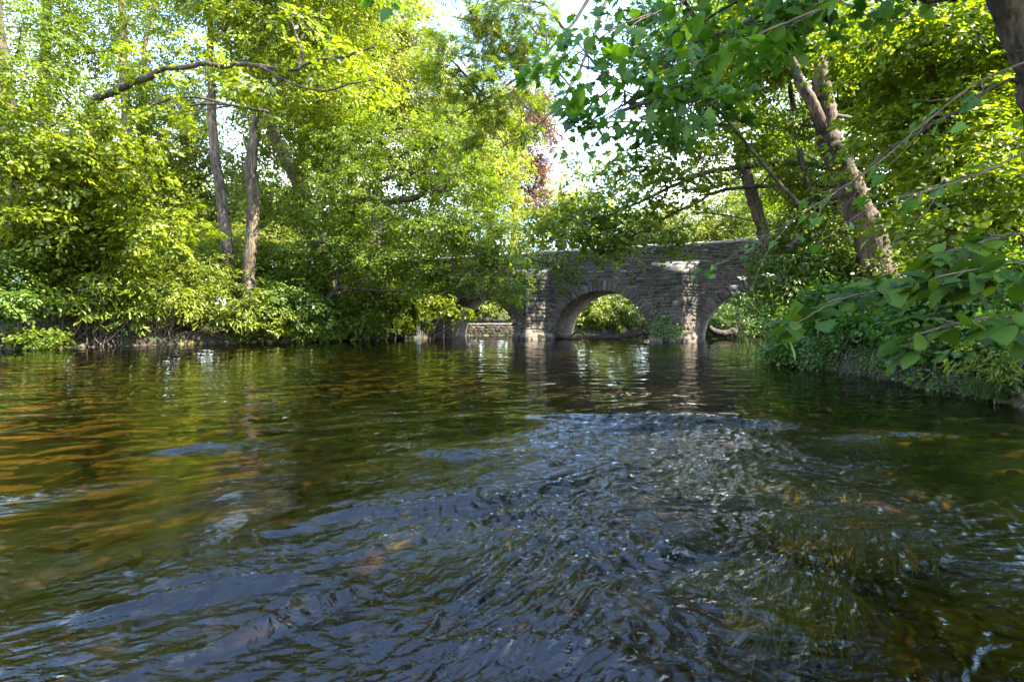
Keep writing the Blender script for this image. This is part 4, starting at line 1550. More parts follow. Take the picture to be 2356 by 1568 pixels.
shrub('rhododendron', 'shaded rhododendron with small pink blossom beside the bridge end',
      [B(840, 680, 31.5, 70, 60, 1.5), B(910, 670, 32.5, 60, 60, 1.4), B(800, 730, 31, 60, 36, 1.2), B(870, 740, 32, 60, 30, 1.1)], 'leaf_oak', flowers=('flower_purple', 12, .07, .05))
shrub('sycamore_sapling', 'pale leaved sapling leaning out over the water in front of the left arch',
      [B(1000, 700, 33.5, 45, 34, .8), B(1050, 722, 33.3, 40, 20, .6), B(950, 690, 33.8, 40, 40, .8)], 'leaf_bright', T_LOBED, .2, .16, lai=1.3, stems=4, per=14)
shrub('rhododendron', 'deep green rhododendron on the slope behind the hawthorn',
      [B(300, 590, 27, 90, 50, 1.6), B(200, 600, 26, 80, 60, 1.6)], 'leaf_mid', T_FOLD, .16, .07)
shrub('bramble_thicket', 'bramble thicket on the left bank between the bare trunks and the oak',
      [B(640, 600, 31.5, 80, 50, 1.5), B(720, 650, 31.5, 60, 40, 1.4)], 'leaf_mid', T_FOLD, .13, .07)
shrub('holly_bush', 'dark evergreen bush standing against the left end of the bridge',
      [B(880, 620, 34, 70, 40, 1.4), B(960, 640, 35, 50, 50, 1.2), B(820, 600, 34, 60, 50, 1.4)], 'leaf_oak', T_FOLD, .13, .06)
shrub('undergrowth_bush', 'low dark bush in the shade right under the oak limb',
      [B(760, 735, 31.5, 70, 40, 1.2), B(940, 735, 34.6, 45, 28, .9)], 'leaf_oak', T_FOLD, .13, .06)
shrub('undergrowth_bush', 'pale green bush in the sunlit clearing behind the left bank',
      [B(330, 560, 34, 120, 50, 2), B(480, 560, 36, 120, 50, 2), B(600, 560, 37, 90, 50, 2)], 'leaf_far', T_FOLD, .16, .08, stems=3)
shrub('undergrowth_bush', 'mixed bush closing the view under the tall tree at the left edge',
      [B(60, 520, 30, 150, 60, 2), B(-60, 600, 26, 90, 90, 2), B(60, 650, 28, 130, 50, 1.8), B(180, 640, 29, 110, 50, 1.8), B(320, 650, 31, 110, 40, 1.8)], 'leaf_mid', T_FOLD, .16, .08, stems=3)

# stones and roots along the left waterline
rngs = np.random.default_rng(3)
sm_ = [rock_mesh('bank_stone', 70 + k, 2) for k in range(4)]
for i in range(26):
    f = i / 25
    px = 250 + 420 * f
    py = np.interp(px, [0, 300, 600, 780], [800, 795, 788, 779]) + rngs.uniform(-5, 2)
    Yd = np.interp(px, [0, 300, 600, 780], [21.3, 25.3, 28.5, 31]) + rngs.uniform(-.2, .3)
    o = link_obj('bank_stone', sm_[i % 4].copy(), M['bank_stone'])
    s = rngs.uniform(.08, .24)
    o.scale = (s * 1.4, s, s * .6)
    o.rotation_euler = (0, 0, rngs.random() * 6)
    o.location = ((px - 1178) / 1178 * Yd, Yd, .04)
    tag(o, 'pale stone at the waterline under the shrubs of the left bank', 'stone', 'stones along the left waterline')

# ------------------------------------------------------------------ behind the bridge
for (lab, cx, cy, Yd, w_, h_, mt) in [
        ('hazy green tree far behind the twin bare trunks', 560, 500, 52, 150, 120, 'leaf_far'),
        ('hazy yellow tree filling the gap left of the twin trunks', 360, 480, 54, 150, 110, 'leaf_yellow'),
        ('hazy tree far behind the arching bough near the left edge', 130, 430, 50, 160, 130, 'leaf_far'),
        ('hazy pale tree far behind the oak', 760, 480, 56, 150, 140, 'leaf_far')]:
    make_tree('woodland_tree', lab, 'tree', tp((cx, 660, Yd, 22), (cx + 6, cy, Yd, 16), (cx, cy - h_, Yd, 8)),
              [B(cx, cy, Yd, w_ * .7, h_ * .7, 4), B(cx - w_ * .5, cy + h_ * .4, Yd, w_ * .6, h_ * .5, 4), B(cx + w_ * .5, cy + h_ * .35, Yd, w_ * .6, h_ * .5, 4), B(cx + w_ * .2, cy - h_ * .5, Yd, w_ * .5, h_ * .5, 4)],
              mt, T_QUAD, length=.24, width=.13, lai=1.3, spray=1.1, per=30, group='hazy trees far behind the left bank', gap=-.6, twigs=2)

BB = 'trees beyond the bridge'
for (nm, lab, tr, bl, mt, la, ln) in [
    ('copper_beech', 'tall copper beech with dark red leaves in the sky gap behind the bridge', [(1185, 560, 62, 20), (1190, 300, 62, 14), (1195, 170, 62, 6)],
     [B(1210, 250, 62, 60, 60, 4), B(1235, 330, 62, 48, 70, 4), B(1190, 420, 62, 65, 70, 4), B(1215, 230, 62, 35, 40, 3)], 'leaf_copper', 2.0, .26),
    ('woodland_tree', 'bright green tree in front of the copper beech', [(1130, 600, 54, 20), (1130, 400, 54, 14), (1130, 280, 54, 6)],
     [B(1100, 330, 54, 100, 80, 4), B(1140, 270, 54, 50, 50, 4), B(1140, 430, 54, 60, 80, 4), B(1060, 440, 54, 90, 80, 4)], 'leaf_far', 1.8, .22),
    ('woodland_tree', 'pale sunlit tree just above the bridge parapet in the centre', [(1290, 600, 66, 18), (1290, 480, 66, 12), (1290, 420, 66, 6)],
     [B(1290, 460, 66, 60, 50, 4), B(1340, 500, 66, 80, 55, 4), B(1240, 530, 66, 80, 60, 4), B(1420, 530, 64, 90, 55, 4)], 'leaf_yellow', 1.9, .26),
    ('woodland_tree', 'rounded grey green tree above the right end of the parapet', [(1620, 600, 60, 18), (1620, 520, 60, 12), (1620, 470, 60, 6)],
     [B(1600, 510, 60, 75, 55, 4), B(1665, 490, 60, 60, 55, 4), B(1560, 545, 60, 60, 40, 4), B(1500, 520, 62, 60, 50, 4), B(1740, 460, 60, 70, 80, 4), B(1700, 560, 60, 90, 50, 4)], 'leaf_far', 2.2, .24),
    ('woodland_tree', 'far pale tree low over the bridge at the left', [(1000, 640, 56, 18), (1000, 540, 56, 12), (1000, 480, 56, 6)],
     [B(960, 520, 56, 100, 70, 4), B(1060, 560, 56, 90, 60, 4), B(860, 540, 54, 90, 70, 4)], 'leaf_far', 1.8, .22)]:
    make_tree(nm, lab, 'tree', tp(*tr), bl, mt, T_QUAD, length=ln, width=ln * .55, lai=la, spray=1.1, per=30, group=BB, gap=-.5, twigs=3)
shrub('rhododendron', 'bright blossoming rhododendron framed by the central arch',
      [B(1390, 715, 47.5, 62, 45, 1.6), B(1460, 720, 47.5, 60, 42, 1.6), B(1330, 735, 47.5, 45, 30, 1.2), B(1420, 660, 49, 100, 45, 1.6)], 'leaf_far', T_NARROW, .3, .1,
      group='shrubs beyond the bridge', stems=5, flowers=('flower_white', 60, .08, .1), fn=6)
shrub('laurel_bush', 'sunlit bush on top of the low wall behind the left arch',
      [B(1130, 705, 46.5, 60, 24, 1), B(1080, 690, 47.5, 60, 40, 1.2), B(1180, 690, 48, 50, 40, 1.2)], 'leaf_far', T_FOLD, .2, .09, group='shrubs beyond the bridge', stems=5)
shrub('cow_parsley_bank', 'bank of cool green cow parsley framed by the right arch',
      [B(1690, 740, 42, 70, 42, 1.5), B(1760, 730, 43, 60, 50, 1.5), B(1640, 700, 46, 70, 50, 1.5), B(1720, 680, 48, 90, 60, 1.6), B(1800, 670, 50, 100, 70, 1.8), B(1640, 655, 52, 70, 40, 1.6)], 'leaf_glossy', T_FOLD, .12, .06, group='shrubs beyond the bridge', stems=5,
      flowers=('flower_white', 60, .05, .045), cat='plant', fn=14)

# ------------------------------------------------------------------ trees of the right bank
RT = 'trees of the right bank'
make_tree('sycamore_tree', 'thick forked trunk with reddish bark leaning left over the right bank', 'tree',
          tp((2030, 690, 15.5, 84), (2005, 560, 15.5, 70), (1965, 450, 15.5, 60), (1925, 360, 15.5, 54), (1902, 315, 15.5, 50)),
          [B(1900, 60, 17.4, 150, 90, 1.4), B(1750, 120, 17, 110, 70, 1.4), B(2050, 160, 17.4, 130, 90, 1.4), B(1820, -60, 16, 160, 80, 2), B(2070, 270, 17, 70, 60, 1.2), B(1750, 300, 17, 60, 45, 1.2)],
          'leaf_beech', T_ROUND, .11, .065, lai=1.9, spray=.5, per=34, bark='bark_red', group=RT,
          extra=[tp((1905, 320, 15.5, 46), (1895, 260, 15.5, 46), (1880, 180, 15.5, 36), (1872, 90, 15.5, 28), (1875, 0, 15.5, 22), (1870, -80, 15.5, 16)),
                 tp((1908, 330, 15.5, 32), (1870, 250, 15.3, 26), (1840, 180, 15.2, 22), (1812, 110, 15.1, 17), (1800, 30, 15, 12))])
make_tree('slim_ash', 'slim leaning trunk with a sunlit pale break in front of the bridge end', 'tree',
          tp((1790, 640, 22, 34), (1768, 580, 22, 30), (1740, 490, 22, 28), (1712, 400, 22, 25), (1696, 320, 22, 21), (1675, 240, 22, 18), (1640, 140, 22, 14), (1610, 40, 22, 10)),
          [B(1600, 120, 22, 120, 70, 2.5), B(1700, 60, 22, 110, 80, 2.5), B(1620, 250, 22, 110, 45, 2.2), B(1760, 240, 22.8, 60, 50, 1.4), B(1810, 400, 22.5, 50, 80, 1.4), B(1560, 20, 22, 120, 70, 2.5), B(1660, 370, 23, 70, 50, 1.4), B(1560, 330, 23, 70, 40, 1.4, .9), B(1480, 400, 23, 60, 30, 1.2, .8)],
          'leaf_mid', T_FOLD, .13, .065, lai=1.5, spray=.55, per=30, group=RT, gap=-.3,
          extra=[tp((1712, 400, 22, 9), (1650, 425, 21, 8), (1570, 440, 20, 6)), tp((1705, 330, 22, 7), (1620, 300, 21.5, 6), (1530, 290, 21, 4))])
make_tree('young_tree', 'thin dark stem rising between the slim ash and the forked trunk', 'tree',
          tp((1930, 640, 18, 20), (1880, 500, 18, 17), (1845, 400, 18, 14), (1830, 280, 18, 11), (1810, 150, 18, 8)),
          [B(1860, 400, 18.5, 60, 70, 1.2), B(1860, 500, 18, 60, 60, 1.2), B(1890, 540, 17.5, 70, 60, 1.6), B(1830, 230, 18, 60, 70, 1.6)],
          'leaf_oak', T_FOLD, .12, .06, lai=1.5, spray=.5, per=30, bark='bark_dark', group=RT)
for (lab, tr, bl, la) in [
    ('wide beech with backlit yellow green leaves filling the upper right', [(2240, 760, 12, 40), (2180, 600, 12, 34), (2170, 400, 12, 28), (2150, 200, 12, 20), (2130, 0, 12, 14)],
     [B(2150, 120, 12, 150, 90, 1.6), B(2280, 200, 12, 130, 110, 1.6), B(2080, 300, 12, 110, 90, 1.5), B(2230, 380, 11.5, 140, 90, 1.5), B(2050, 60, 12.5, 120, 70, 1.5), B(2300, 40, 12, 120, 80, 1.5)], 1.7),
    ('second backlit beech, low branches spread in flat layers at the right edge', [(2400, 800, 10.5, 50), (2400, 560, 10.5, 44), (2380, 300, 10.5, 36)],
     [B(2300, 480, 10.5, 130, 80, 1.3), B(2180, 540, 10.5, 110, 60, 1.3), B(2360, 330, 10.5, 110, 90, 1.3), B(2170, 470, 11, 80, 70, 1.3)], 1.5),
    ('beech further back between the forked trunk and the right edge', [(2200, 700, 19, 34), (2190, 450, 19, 28), (2180, 150, 19, 18)],
     [B(2180, 250, 19, 180, 110, 2), B(2050, 420, 19, 120, 90, 2), B(2250, 450, 18, 150, 90, 2), B(2320, 100, 19, 160, 120, 2), B(2080, 130, 19, 130, 100, 2), B(2120, 600, 18, 130, 60, 1.8), B(2320, 600, 16, 120, 60, 1.6)], 2.0),
    ('leafy tree behind the slim ash beyond the bridge end', [(1880, 700, 44, 30), (1870, 450, 44, 24), (1850, 200, 44, 14)],
     [B(1850, 450, 44, 90, 90, 3), B(1790, 440, 44, 60, 70, 3), B(1900, 300, 44, 110, 90, 3), B(1800, 350, 44, 70, 60, 3), B(1850, 580, 44, 100, 60, 3), B(1960, 520, 44, 90, 90, 3)], 1.2)]:
    make_tree('beech_tree', lab, 'tree', tp(*tr), bl, 'leaf_beech', T_ROUND, .11, .065, lai=la, spray=.5, per=34, bark='bark_dark', group=RT, gap=-.35, twigs=10, limb_r=.05)

# near sycamore: dark trunk in the top right corner, lobed leaves hanging in front of the sky
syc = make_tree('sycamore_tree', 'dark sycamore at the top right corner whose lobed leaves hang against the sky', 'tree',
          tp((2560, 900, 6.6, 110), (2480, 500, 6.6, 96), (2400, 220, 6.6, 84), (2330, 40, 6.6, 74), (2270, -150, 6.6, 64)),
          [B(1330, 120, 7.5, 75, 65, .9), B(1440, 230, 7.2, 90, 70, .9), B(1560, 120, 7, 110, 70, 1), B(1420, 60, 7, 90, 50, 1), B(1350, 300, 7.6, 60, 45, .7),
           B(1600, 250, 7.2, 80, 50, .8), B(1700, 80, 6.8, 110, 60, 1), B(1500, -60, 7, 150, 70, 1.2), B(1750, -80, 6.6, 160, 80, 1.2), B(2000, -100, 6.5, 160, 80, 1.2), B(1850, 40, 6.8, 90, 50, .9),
           (4.8, 2.0, 7.4, 2.4, 2.6, 1.2, .8), (7.2, .5, 7.6, 2.8, 2.8, 1.6, 2.6), (7.0, -3, 8.0, 2.6, 2.8, 1.6, 1.2), (7.8, 4.2, 8.6, 2.6, 2.6, 1.6, 2.4), (10, 1.5, 8.5, 3, 3, 2, 2.2), (10.8, 6, 7.5, 2.6, 2.6, 2, 2.2), (5.0, 6.0, 8.4, 2.4, 2.2, 1.3, 1.5), (7.5, 7.5, 10, 2.6, 2.2, 1.3, 2)],  # unseen overhead crown clusters, added to shade the near water and right bank
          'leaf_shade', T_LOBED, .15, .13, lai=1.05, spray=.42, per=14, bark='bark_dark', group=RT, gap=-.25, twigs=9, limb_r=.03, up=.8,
          extra=[tp((2330, 40, 6.6, 34), (2290, -10, 6.6, 30), (2250, 5, 6.5, 22), (2190, 20, 6.4, 20), (2120, 18, 6.4, 18), (2060, 4, 6.3, 16), (2000, -20, 6.3, 12)),
                 tp((2000, -20, 6.3, 9), (1800, 20, 6.6, 7), (1600, 80, 7, 6), (1450, 150, 7.2, 4), (1340, 260, 7.5, 3)),
                 tp((2270, -140, 6.6, 12), (1900, -60, 6.8, 8), (1640, 20, 7, 6), (1520, 140, 7.2, 4), (1420, 260, 7.4, 3)),
                 tp((2480, 500, 6.6, 14), (2350, 200, 6.7, 10), (2200, 250, 7, 8), (2080, 330, 7.4, 7), (1960, 430, 7.8, 5), (1850, 480, 8.2, 4))])
# ash sprays hanging in from the top centre
make_tree('ash_tree', 'feathery ash boughs hanging in from the top centre in front of the sky', 'tree',
          tp((1960, 660, 17.5, 36), (1900, 300, 17.5, 30), (1820, -150, 17.5, 24), (1700, -420, 17.5, 16)),
          [B(1060, 60, 14, 80, 60, 1.2), B(1150, 130, 14, 80, 55, 1.2), B(1090, 220, 14, 90, 50, 1.2), B(1190, 250, 14, 70, 45, 1.1), B(1200, 30, 14, 80, 60, 1.2), B(1260, 170, 14, 50, 50, 1), B(1140, 310, 14, 60, 30, .9), B(1010, 130, 14.2, 40, 60, .9), B(1130, 20, 14, 60, 50, 1), B(1240, 90, 14, 50, 50, 1), B(1050, 180, 14, 50, 40, 1)],
          'leaf_oak', T_ASH, .30, .16, lai=1.7, spray=.45, per=14, bark='bark_dark', group=RT, gap=-.7, twigs=7, limb_r=.05,
          extra=[tp((1860, -20, 17.5, 20), (1600, -120, 15.5, 14), (1420, -60, 14.5, 10), (1300, 80, 14, 7), (1180, 190, 14, 5), (1050, 270, 14, 3)),
                 tp((1420, -60, 14.5, 9), (1320, 190, 14, 6), (1220, 300, 14, 4), (1150, 340, 14, 3))])
# sycamore bough reaching left over the bridge
make_tree('field_maple', 'maple with level boughs reaching left in front of the bridge parapet', 'tree',
          tp((1985, 640, 19.5, 30), (1960, 500, 19.5, 26), (1930, 360, 19.5, 20), (1900, 200, 19.5, 12)),
          [B(1330, 520, 20, 80, 30, 1), B(1440, 480, 20, 90, 34, 1.1), B(1420, 570, 20, 80, 26, .9), B(1540, 440, 20, 90, 40, 1.2), B(1500, 540, 20, 80, 30, 1), B(1260, 560, 20, 60, 24, .8), B(1290, 500, 20, 70, 34, 1), B(1380, 540, 20, 80, 30, 1), 
           B(1620, 380, 20, 80, 40, 1.2), B(1640, 180, 21, 90, 60, 1.5), B(1540, 210, 21, 60, 40, 1.2), B(1360, 440, 20, 70, 30, 1), B(1470, 370, 20, 80, 30, 1), B(1590, 300, 20, 70, 26, .9), B(1570, 580, 20, 40, 18, .6), B(1410, 430, 31, 75, 60, 1.3, .7), B(1350, 380, 31, 60, 40, 1.2, .5), B(1755, 460, 27.7, 60, 70, 1.2, .6)],  # the sparse clusters furthest back are added to dapple sun on the piers
          'leaf_mid', T_LOBED, .15, .13, lai=1.2, spray=.5, per=18, bark='bark_dark', group=RT, gap=-.35, twigs=7, limb_r=.04,
          extra=[tp((1930, 385, 19.5, 16), (1840, 378, 19.7, 13), (1740, 385, 20, 12), (1640, 395, 20, 10), (1560, 425, 20, 8), (1450, 475, 20, 6), (1340, 520, 20, 4)),
                 tp((1945, 430, 19.5, 12), (1690, 432, 20, 8), (1600, 465, 20, 7), (1500, 520, 20, 5), (1420, 560, 20, 3)),
                 tp((1915, 290, 19.5, 10), (1650, 285, 20, 7), (1560, 285, 20, 5), (1440, 320, 20, 4))])

# ------------------------------------------------------------------ shrubs of the right bank
RS = 'shrubs along the right bank'
shrub('rhododendron', 'rhododendron with purple blossom on the right bank before the bridge',
      [B(1835, 665, 17, 80, 56, 1.2), B(1890, 600, 17, 80, 50, 1.2), B(1800, 600, 18, 50, 45, 1), B(1860, 735, 15.5, 60, 50, .9)], 'leaf_glossy', T_NARROW, .15, .05, group=RS, stems=9, flowers=('flower_purple', 14, .05, .045), stemmat='twig')
shrub('hogweed', 'tall white flowered hogweed leaning out beside the right arch',
      [B(1710, 670, 16.5, 22, 16, .3), B(1765, 705, 16.2, 26, 22, .4)], 'leaf_glossy', T_FOLD, .12, .06, group=RS, stems=4, stemmat='grass', cat='plant', stem_r=.012)
shrub('hazel_bush', 'shaded hazel filling the right bank above the roots',
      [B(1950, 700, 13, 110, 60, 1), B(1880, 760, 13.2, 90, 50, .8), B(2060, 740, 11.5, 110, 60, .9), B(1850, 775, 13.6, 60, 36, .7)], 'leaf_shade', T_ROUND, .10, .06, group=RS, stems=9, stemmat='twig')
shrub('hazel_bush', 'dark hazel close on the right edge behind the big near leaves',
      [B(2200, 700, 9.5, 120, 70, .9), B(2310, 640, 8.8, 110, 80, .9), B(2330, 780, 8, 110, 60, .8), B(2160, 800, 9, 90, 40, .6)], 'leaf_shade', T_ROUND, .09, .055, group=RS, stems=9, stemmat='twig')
shrub('fern_clump', 'feathery green ferns above the water at the right edge',
      [B(2300, 800, 7.2, 80, 36, .4), B(2250, 840, 7.2, 50, 22, .3), B(2345, 860, 6.8, 40, 24, .3)], 'leaf_mid', T_NARROW, .07, .022, group=RS, stems=5, cat='plant', stemmat='grass', stem_r=.006, lai=1.6, spray=.25)
shrub('trailing_brambles', 'low leafy stems trailing onto the water at the tip of the right bank',
      [B(1790, 815, 14.2, 44, 16, .4, 1.2), B(1830, 820, 13.6, 50, 18, .4), B(1870, 815, 13.2, 50, 20, .4)], 'leaf_glossy', T_FOLD, .08, .04, group=RS, stems=5, cat='plant', stemmat='twig', stem_r=.012)
shrub('ivy_mound', 'ivy and moss covering the undercut bank beneath the hazel',
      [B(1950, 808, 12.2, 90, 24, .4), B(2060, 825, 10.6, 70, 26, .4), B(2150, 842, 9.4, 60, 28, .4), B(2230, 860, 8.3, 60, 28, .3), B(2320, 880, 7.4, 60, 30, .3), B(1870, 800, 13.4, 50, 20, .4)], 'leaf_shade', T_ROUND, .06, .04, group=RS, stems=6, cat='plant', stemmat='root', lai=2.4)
shrub('evergreen_bush', 'dense shaded evergreen under the forked trunk',
      [B(2080, 640, 14.5, 110, 60, 1.2), B(1960, 620, 16.5, 80, 50, 1.2), B(2200, 620, 12.5, 110, 60, 1.2)], 'leaf_oak', T_FOLD, .10, .05, group=RS, stems=8, stemmat='twig')


def hogweed_head(t, base, pts, sz):
    rng = np.random.default_rng(int(abs(pts[0][0]) * 1000))
    for p in pts:
        n = 9
        off = rng.normal(0, sz * .5, (n, 3)) * np.array([1, 1, .35])
        leaf_obj('flower_head', p + off, rng.standard_normal((n, 3)) * np.array([1, 1, .1]), np.tile([0, -.3, 1.0], (n, 1)), np.full(n, sz * .55), T_UMBEL, rng.random(n), M['flower_white'], t)
        tb = Tubes()
        tb.add(smooth_path([base, base * .4 + p * .6 + np.array([0, 0, .1]), p], 10), np.linspace(.012, .005, 10), 5)
        link_obj('stem', tb.mesh('stem', np.array(t.location)), M['grass'], t)


for lab, base, pts, sz in [
    ('white umbel flowers on green stalks beside the right arch', at(1790, 770, 15.5), [at(1688, 660, 15.6), at(1708, 640, 15.6), at(1697, 674, 15.5), at(1766, 634, 15.8)], .15),
    ('white umbel flowers in the shade at the right edge', at(2290, 800, 7.5), [at(2245, 615, 7.4), at(2285, 633, 7.3), at(2230, 600, 7.5)], .12)]:
    t = empty('cow_parsley', base, lab, 'flower', 'umbel flowers on the right bank')
    hogweed_head(t, base, pts, sz)

# roots under the right bank
rr = np.random.default_rng(77)
for i in range(40):
    py = 838 + 95 * (i / 39) ** 1.2 + rr.uniform(-3, 3)
    Yd = EYE / ((py - HORIZON) / 1178)
    xb = np.interp(Yd, [y for x, y in RIGHT_BANK[:8]], [x for x, y in RIGHT_BANK[:8]])
    a = np.array([xb + .35, Yd + .1, rr.uniform(.35, .75)])
    b = np.array([xb - rr.uniform(.05, .35), Yd - rr.uniform(0, .5), rr.uniform(.15, .4)])
    c = np.array([b[0] - rr.uniform(-.25, .3), b[1] - rr.uniform(-.3, .4), -.12])
    t = empty('root', a, 'pale bare root hanging from the undercut right bank into the water', 'root', 'roots hanging from the right bank')
    tb = Tubes()
    tb.add(smooth_path([a, a * .5 + b * .5 + rr.normal(0, .08, 3), b, b * .5 + c * .5 + rr.normal(0, .07, 3), c], 18, .006, rr), np.linspace(rr.uniform(.010, .022), .004, 18), 6, .06, rr)
    link_obj('root_stem', tb.mesh('root_stem', a), M['root'], t)
    tb = Tubes()
    e = b + rr.normal(0, .2, 3) + np.array([-.05, -.05, -.15])
    tb.add(smooth_path([b, b * .5 + e * .5 + rr.normal(0, .05, 3), e], 10, .005, rr), np.linspace(.008, .003, 10), 5)
    link_obj('rootlet', tb.mesh('rootlet', a), M['root'], t)

# grass tuft
gp = at(2270, 905, 7.0)
t = empty('grass_tuft', gp, 'bright grass tuft drooping into the dark water at the right edge', 'grass')
n = 90
rg = np.random.default_rng(9)
tb = Tubes()
for k in range(n):
    p0 = gp + rg.normal(0, .07, 3) * np.array([1, 1, .3]) + np.array([0.05, 0, -.05])
    d = rg.normal(0, .16, 3)
    p1 = p0 + np.array([d[0], d[1], .16 + .1 * rg.random()])
    p2 = p1 + np.array([d[0] * 1.3 - .03, d[1] - .03, -.16 - .12 * rg.random()])
    tb.add(smooth_path([p0, p1, p2], 8), np.linspace(.004, .001, 8), 3)
link_obj('blades', tb.mesh('blades', gp), M['grass'], t)


# ------------------------------------------------------------------ near overhanging boughs with big toothed leaves
def near_bough(lab, name, path, rads, nl, size, mat, tmpl, seed, side=.16, group='leafy boughs over the right bank', sub=5, bark='twig', fix=()):
    rng = np.random.default_rng(seed)
    pts = [at(*p) for p in path]
    t = empty(name, pts[0], lab, 'bough', group)
    main = smooth_path(pts, 40, .004, rng)
    tb = Tubes()
    tb.add(main, np.linspace(rads[0], rads[1], 40), 6, .04, rng)
    Ls = [main[8:]]
    for k in range(sub):
        i = rng.integers(6, 34)
        d = unit(main[min(39, i + 3)] - main[i])
        q = main[i]
        L = rng.uniform(.25, .6) * np.linalg.norm(main[-1] - main[0]) * .5
        lat = unit(np.cross(d, [0, 0, 1])) * rng.choice([-1, 1]) + rng.normal(0, .3, 3)
        e = q + L * (d * .8 + lat * .6 + np.array([0, 0, rng.uniform(-.3, .15)]))
        tw = smooth_path([q, q * .5 + e * .5 + rng.normal(0, .03, 3), e], 16, .004, rng)
        tb.add(tw, np.linspace(rads[1] * 1.3, .002, 16), 5)
        Ls.append(tw[4:])
    link_obj('twig', tb.mesh('twig', pts[0]), M[bark], t)
    Pn, Dn, Nn = [], [], []
    al = np.concatenate(Ls)
    dirs = np.concatenate([unit(np.gradient(l, axis=0)) for l in Ls])
    idx = rng.integers(0, len(al), nl)
    for i in idx:
        d = dirs[i]
        lat = unit(np.cross(d, [0, 0, 1.0])) * rng.choice([-1, 1])
        dd = unit(d * rng.uniform(.1, .9) + lat * rng.uniform(.3, 1) + np.array([0, 0, rng.uniform(-.95, .1)]))
        Pn.append(al[i] + dd * .05 + rng.normal(0, .03, 3))
        Dn.append(dd)
        Nn.append(np.array([0, -.12, 1.0]) + rng.normal(0, .42, 3))
    for (p, dv, nv) in fix:
        Pn.append(p); Dn.append(np.array(dv, float)); Nn.append(np.array(nv, float))
    Pn, Dn, Nn = map(np.array, (Pn, Dn, Nn))
    sz = size * rng.uniform(.55, 1.2, len(Pn))
    leaf_obj('leaves', Pn, Dn, Nn, sz, tmpl, np.clip(rng.normal(.5, .25, len(Pn)), 0, 1), M[mat], t, smooth=True)


M['leaf_hazel'] = leaf_mat('leaf_hazel', [(0, (.02, .045, .009)), (.5, (.038, .08, .012)), (1, (.085, .135, .011))], (1.9, 1.8, .3), rough=.5, tfac=.38, spec=.15, veins=True)
M['leaf_lime'] = leaf_mat('leaf_lime', [(0, (.025, .06, .008)), (.5, (.045, .10, .01)), (1, (.08, .15, .012))], (1.7, 1.7, .3), rough=.5, tfac=.45, spec=.15, veins=True)
near_bough('longest leafy bough reaching left above the roots, big toothed leaves at its tip', 'hazel_bough',
           [(2500, 560, 3.6), (2280, 640, 3.5), (2080, 665, 3.5), (1930, 690, 3.6), (1800, 735, 3.8)], (.013, .004), 88, .145, 'leaf_hazel', T_SERR, 1, sub=6)
near_bough('lower leafy bough with large toothed leaves over the undercut bank', 'hazel_bough',
           [(2500, 690, 3.0), (2330, 730, 3.0), (2200, 755, 3.0), (2090, 780, 3.1)], (.011, .004), 48, .15, 'leaf_hazel', T_SERR, 2, sub=4)
near_bough('upper leafy bough with dull green leaves at the right edge', 'hazel_bough',
           [(2520, 480, 3.2), (2350, 540, 3.2), (2200, 580, 3.3), (2060, 640, 3.5)], (.012, .004), 88, .145, 'leaf_hazel', T_SERR, 3, sub=6)
near_bough('leafy bough crossing below the upper one at the right edge', 'hazel_bough',
           [(2520, 600, 2.9), (2400, 600, 2.9), (2280, 610, 2.9), (2150, 640, 3.0)], (.010, .004), 60, .14, 'leaf_hazel', T_SERR, 4, sub=5)
near_bough('long thin bough sloping down left before the bridge end', 'hazel_bough',
           [(2420, 120, 5.6), (2250, 190, 5.6), (2120, 290, 5.6), (2020, 380, 5.6), (1900, 460, 5.7), (1740, 560, 5.9), (1590, 640, 6.1)], (.014, .003), 60, .14, 'leaf_shade', T_LOBED, 5, sub=12)
near_bough('second thin bough sloping down beside the forked trunk', 'hazel_bough',
           [(2500, 260, 4.6), (2300, 380, 4.6), (2150, 440, 4.7), (2000, 480, 4.8), (1880, 560, 5.0)], (.012, .003), 14, .13, 'leaf_shade', T_LOBED, 6, sub=9)
near_bough('round toothed leaves hanging from the top edge in front of the sky', 'lime_bough',
           [(1900, -120, 3.6), (1700, -60, 3.6), (1560, 10, 3.6), (1420, 60, 3.6), (1330, 130, 3.6)], (.012, .003), 34, .12, 'leaf_lime', T_SERR, 7, sub=6, group='leafy boughs from the top edge')
near_bough('lime bough with large leaves right of the hanging round leaves', 'lime_bough',
           [(2100, -100, 3.5), (1950, 0, 3.5), (1800, 60, 3.5), (1680, 110, 3.6), (1590, 160, 3.7)], (.012, .003), 40, .12, 'leaf_lime', T_SERR, 8, sub=6, group='leafy boughs from the top edge')
near_bough('small leaf cluster dipping from the top edge left of the sky gap', 'lime_bough',
           [(930, -200, 4.2), (920, -100, 4.2), (912, -30, 4.2), (905, 0, 4.2)], (.008, .003), 9, .16, 'leaf_shade', T_LOBED, 9, sub=1, group='leafy boughs from the top edge')

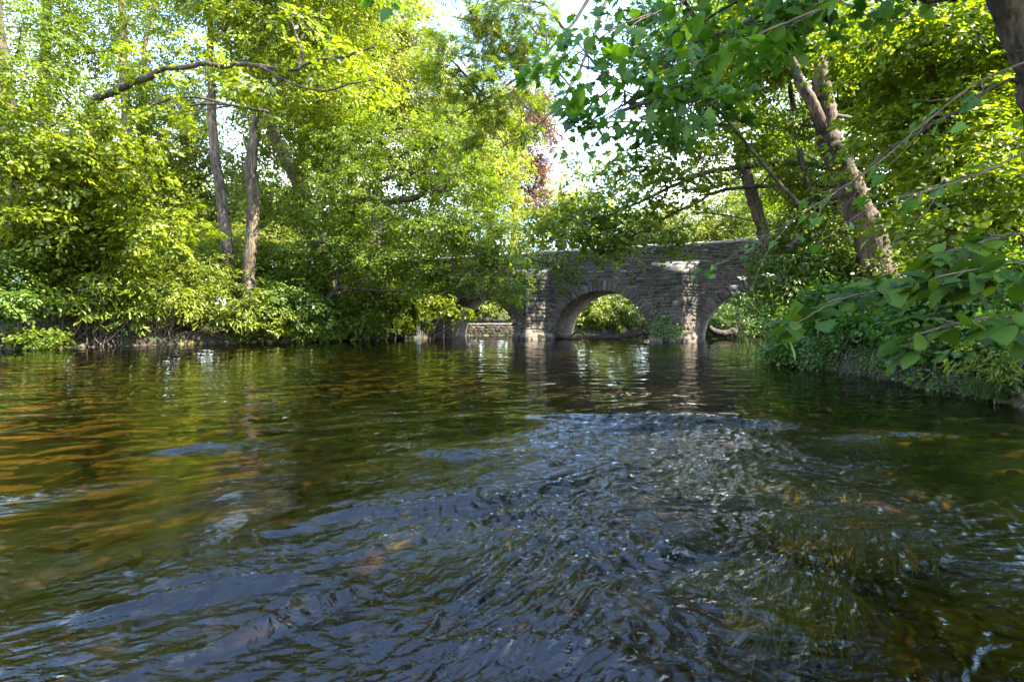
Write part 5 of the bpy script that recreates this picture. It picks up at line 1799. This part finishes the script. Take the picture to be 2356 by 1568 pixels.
# ------------------------------------------------------------------ ivy on the bridge, plants at its foot
def ivy(lab, patches, n_per, mat='leaf_mid', name='ivy', ln=.11, cat='ivy'):
    rng = np.random.default_rng(len(lab))
    t = empty(name, bu(patches[0][0], patches[0][1], patches[0][2]), lab, cat, 'plants growing on the bridge')
    Ps, Ds, Ns = [], [], []
    e = np.array([math.cos(TH), math.sin(TH), 0])
    nn = np.array([math.sin(TH), -math.cos(TH), 0])
    for (u, v, z, ru, rz, dens) in patches:
        k = int(n_per * ru * rz * dens)
        a = rng.normal(0, .5, (k, 2))
        P = np.array([bu(u + x * ru, v - .06 - rng.random() * .12, z + y * rz) for x, y in a])
        Ps.append(P)
        Ds.append(e * rng.normal(0, .7, (k, 1)) + np.array([0, 0, -1.0]) * rng.uniform(.3, 1, (k, 1)) + nn * rng.uniform(0, .5, (k, 1)))
        Ns.append(nn + rng.normal(0, .35, (k, 3)) + np.array([0, 0, .4]))
    P, D, Nn = map(np.concatenate, (Ps, Ds, Ns))
    leaf_obj('leaves', P, D, Nn, ln * rng.uniform(.6, 1.3, len(P)), T_ROUND, np.clip(rng.normal(.5, .25, len(P)), 0, 1), M[mat], t)


ivy('ivy hanging over the top of the central pier', [(-4.4, -.9, 4.6, 1.3, .9, 1.2), (-3.9, -.6, 3.6, .5, 1.0, 1), (-4.6, -1.0, 3.4, .6, 1.1, .7), (-3.2, 0, 4.6, .9, .8, 1)], 340)
ivy('ivy curtain on the wall between the central pier and the arch', [(-2.6, 0, 4.2, .45, 1.4, 1), (-1.9, 0, 4.5, .5, .9, 1), (-1.3, 0, 4.2, .35, 1.1, 1), (-2.2, 0, 3.2, .5, .5, .6)], 340)
ivy('green ferns and moss at the foot of the right pier', [(3.9, -.75, .8, .9, .6, 1.4), (4.6, -1.2, .6, .7, .5, 1.2), (3.5, -.4, 1.2, .3, .6, .8)], 420, 'leaf_glossy', 'fern_clump', .13, 'fern')
for (u, v, z, lab) in [(1.9, 0, 3.75, 'small fern growing from the wall above the central arch'), (4.2, -.85, 2.3, 'small fern on the shaded face of the right cutwater'),
                       (-.3, 0, 3.9, 'tiny plant rooted in the wall over the arch crown')]:
    ivy(lab, [(u, v, z, .3, .25, 1)], 420, 'leaf_mid', 'wall_fern', .1, 'fern')

# floating leaf litter twig at the bank tip
print('LEAVES', LEAVES[0])
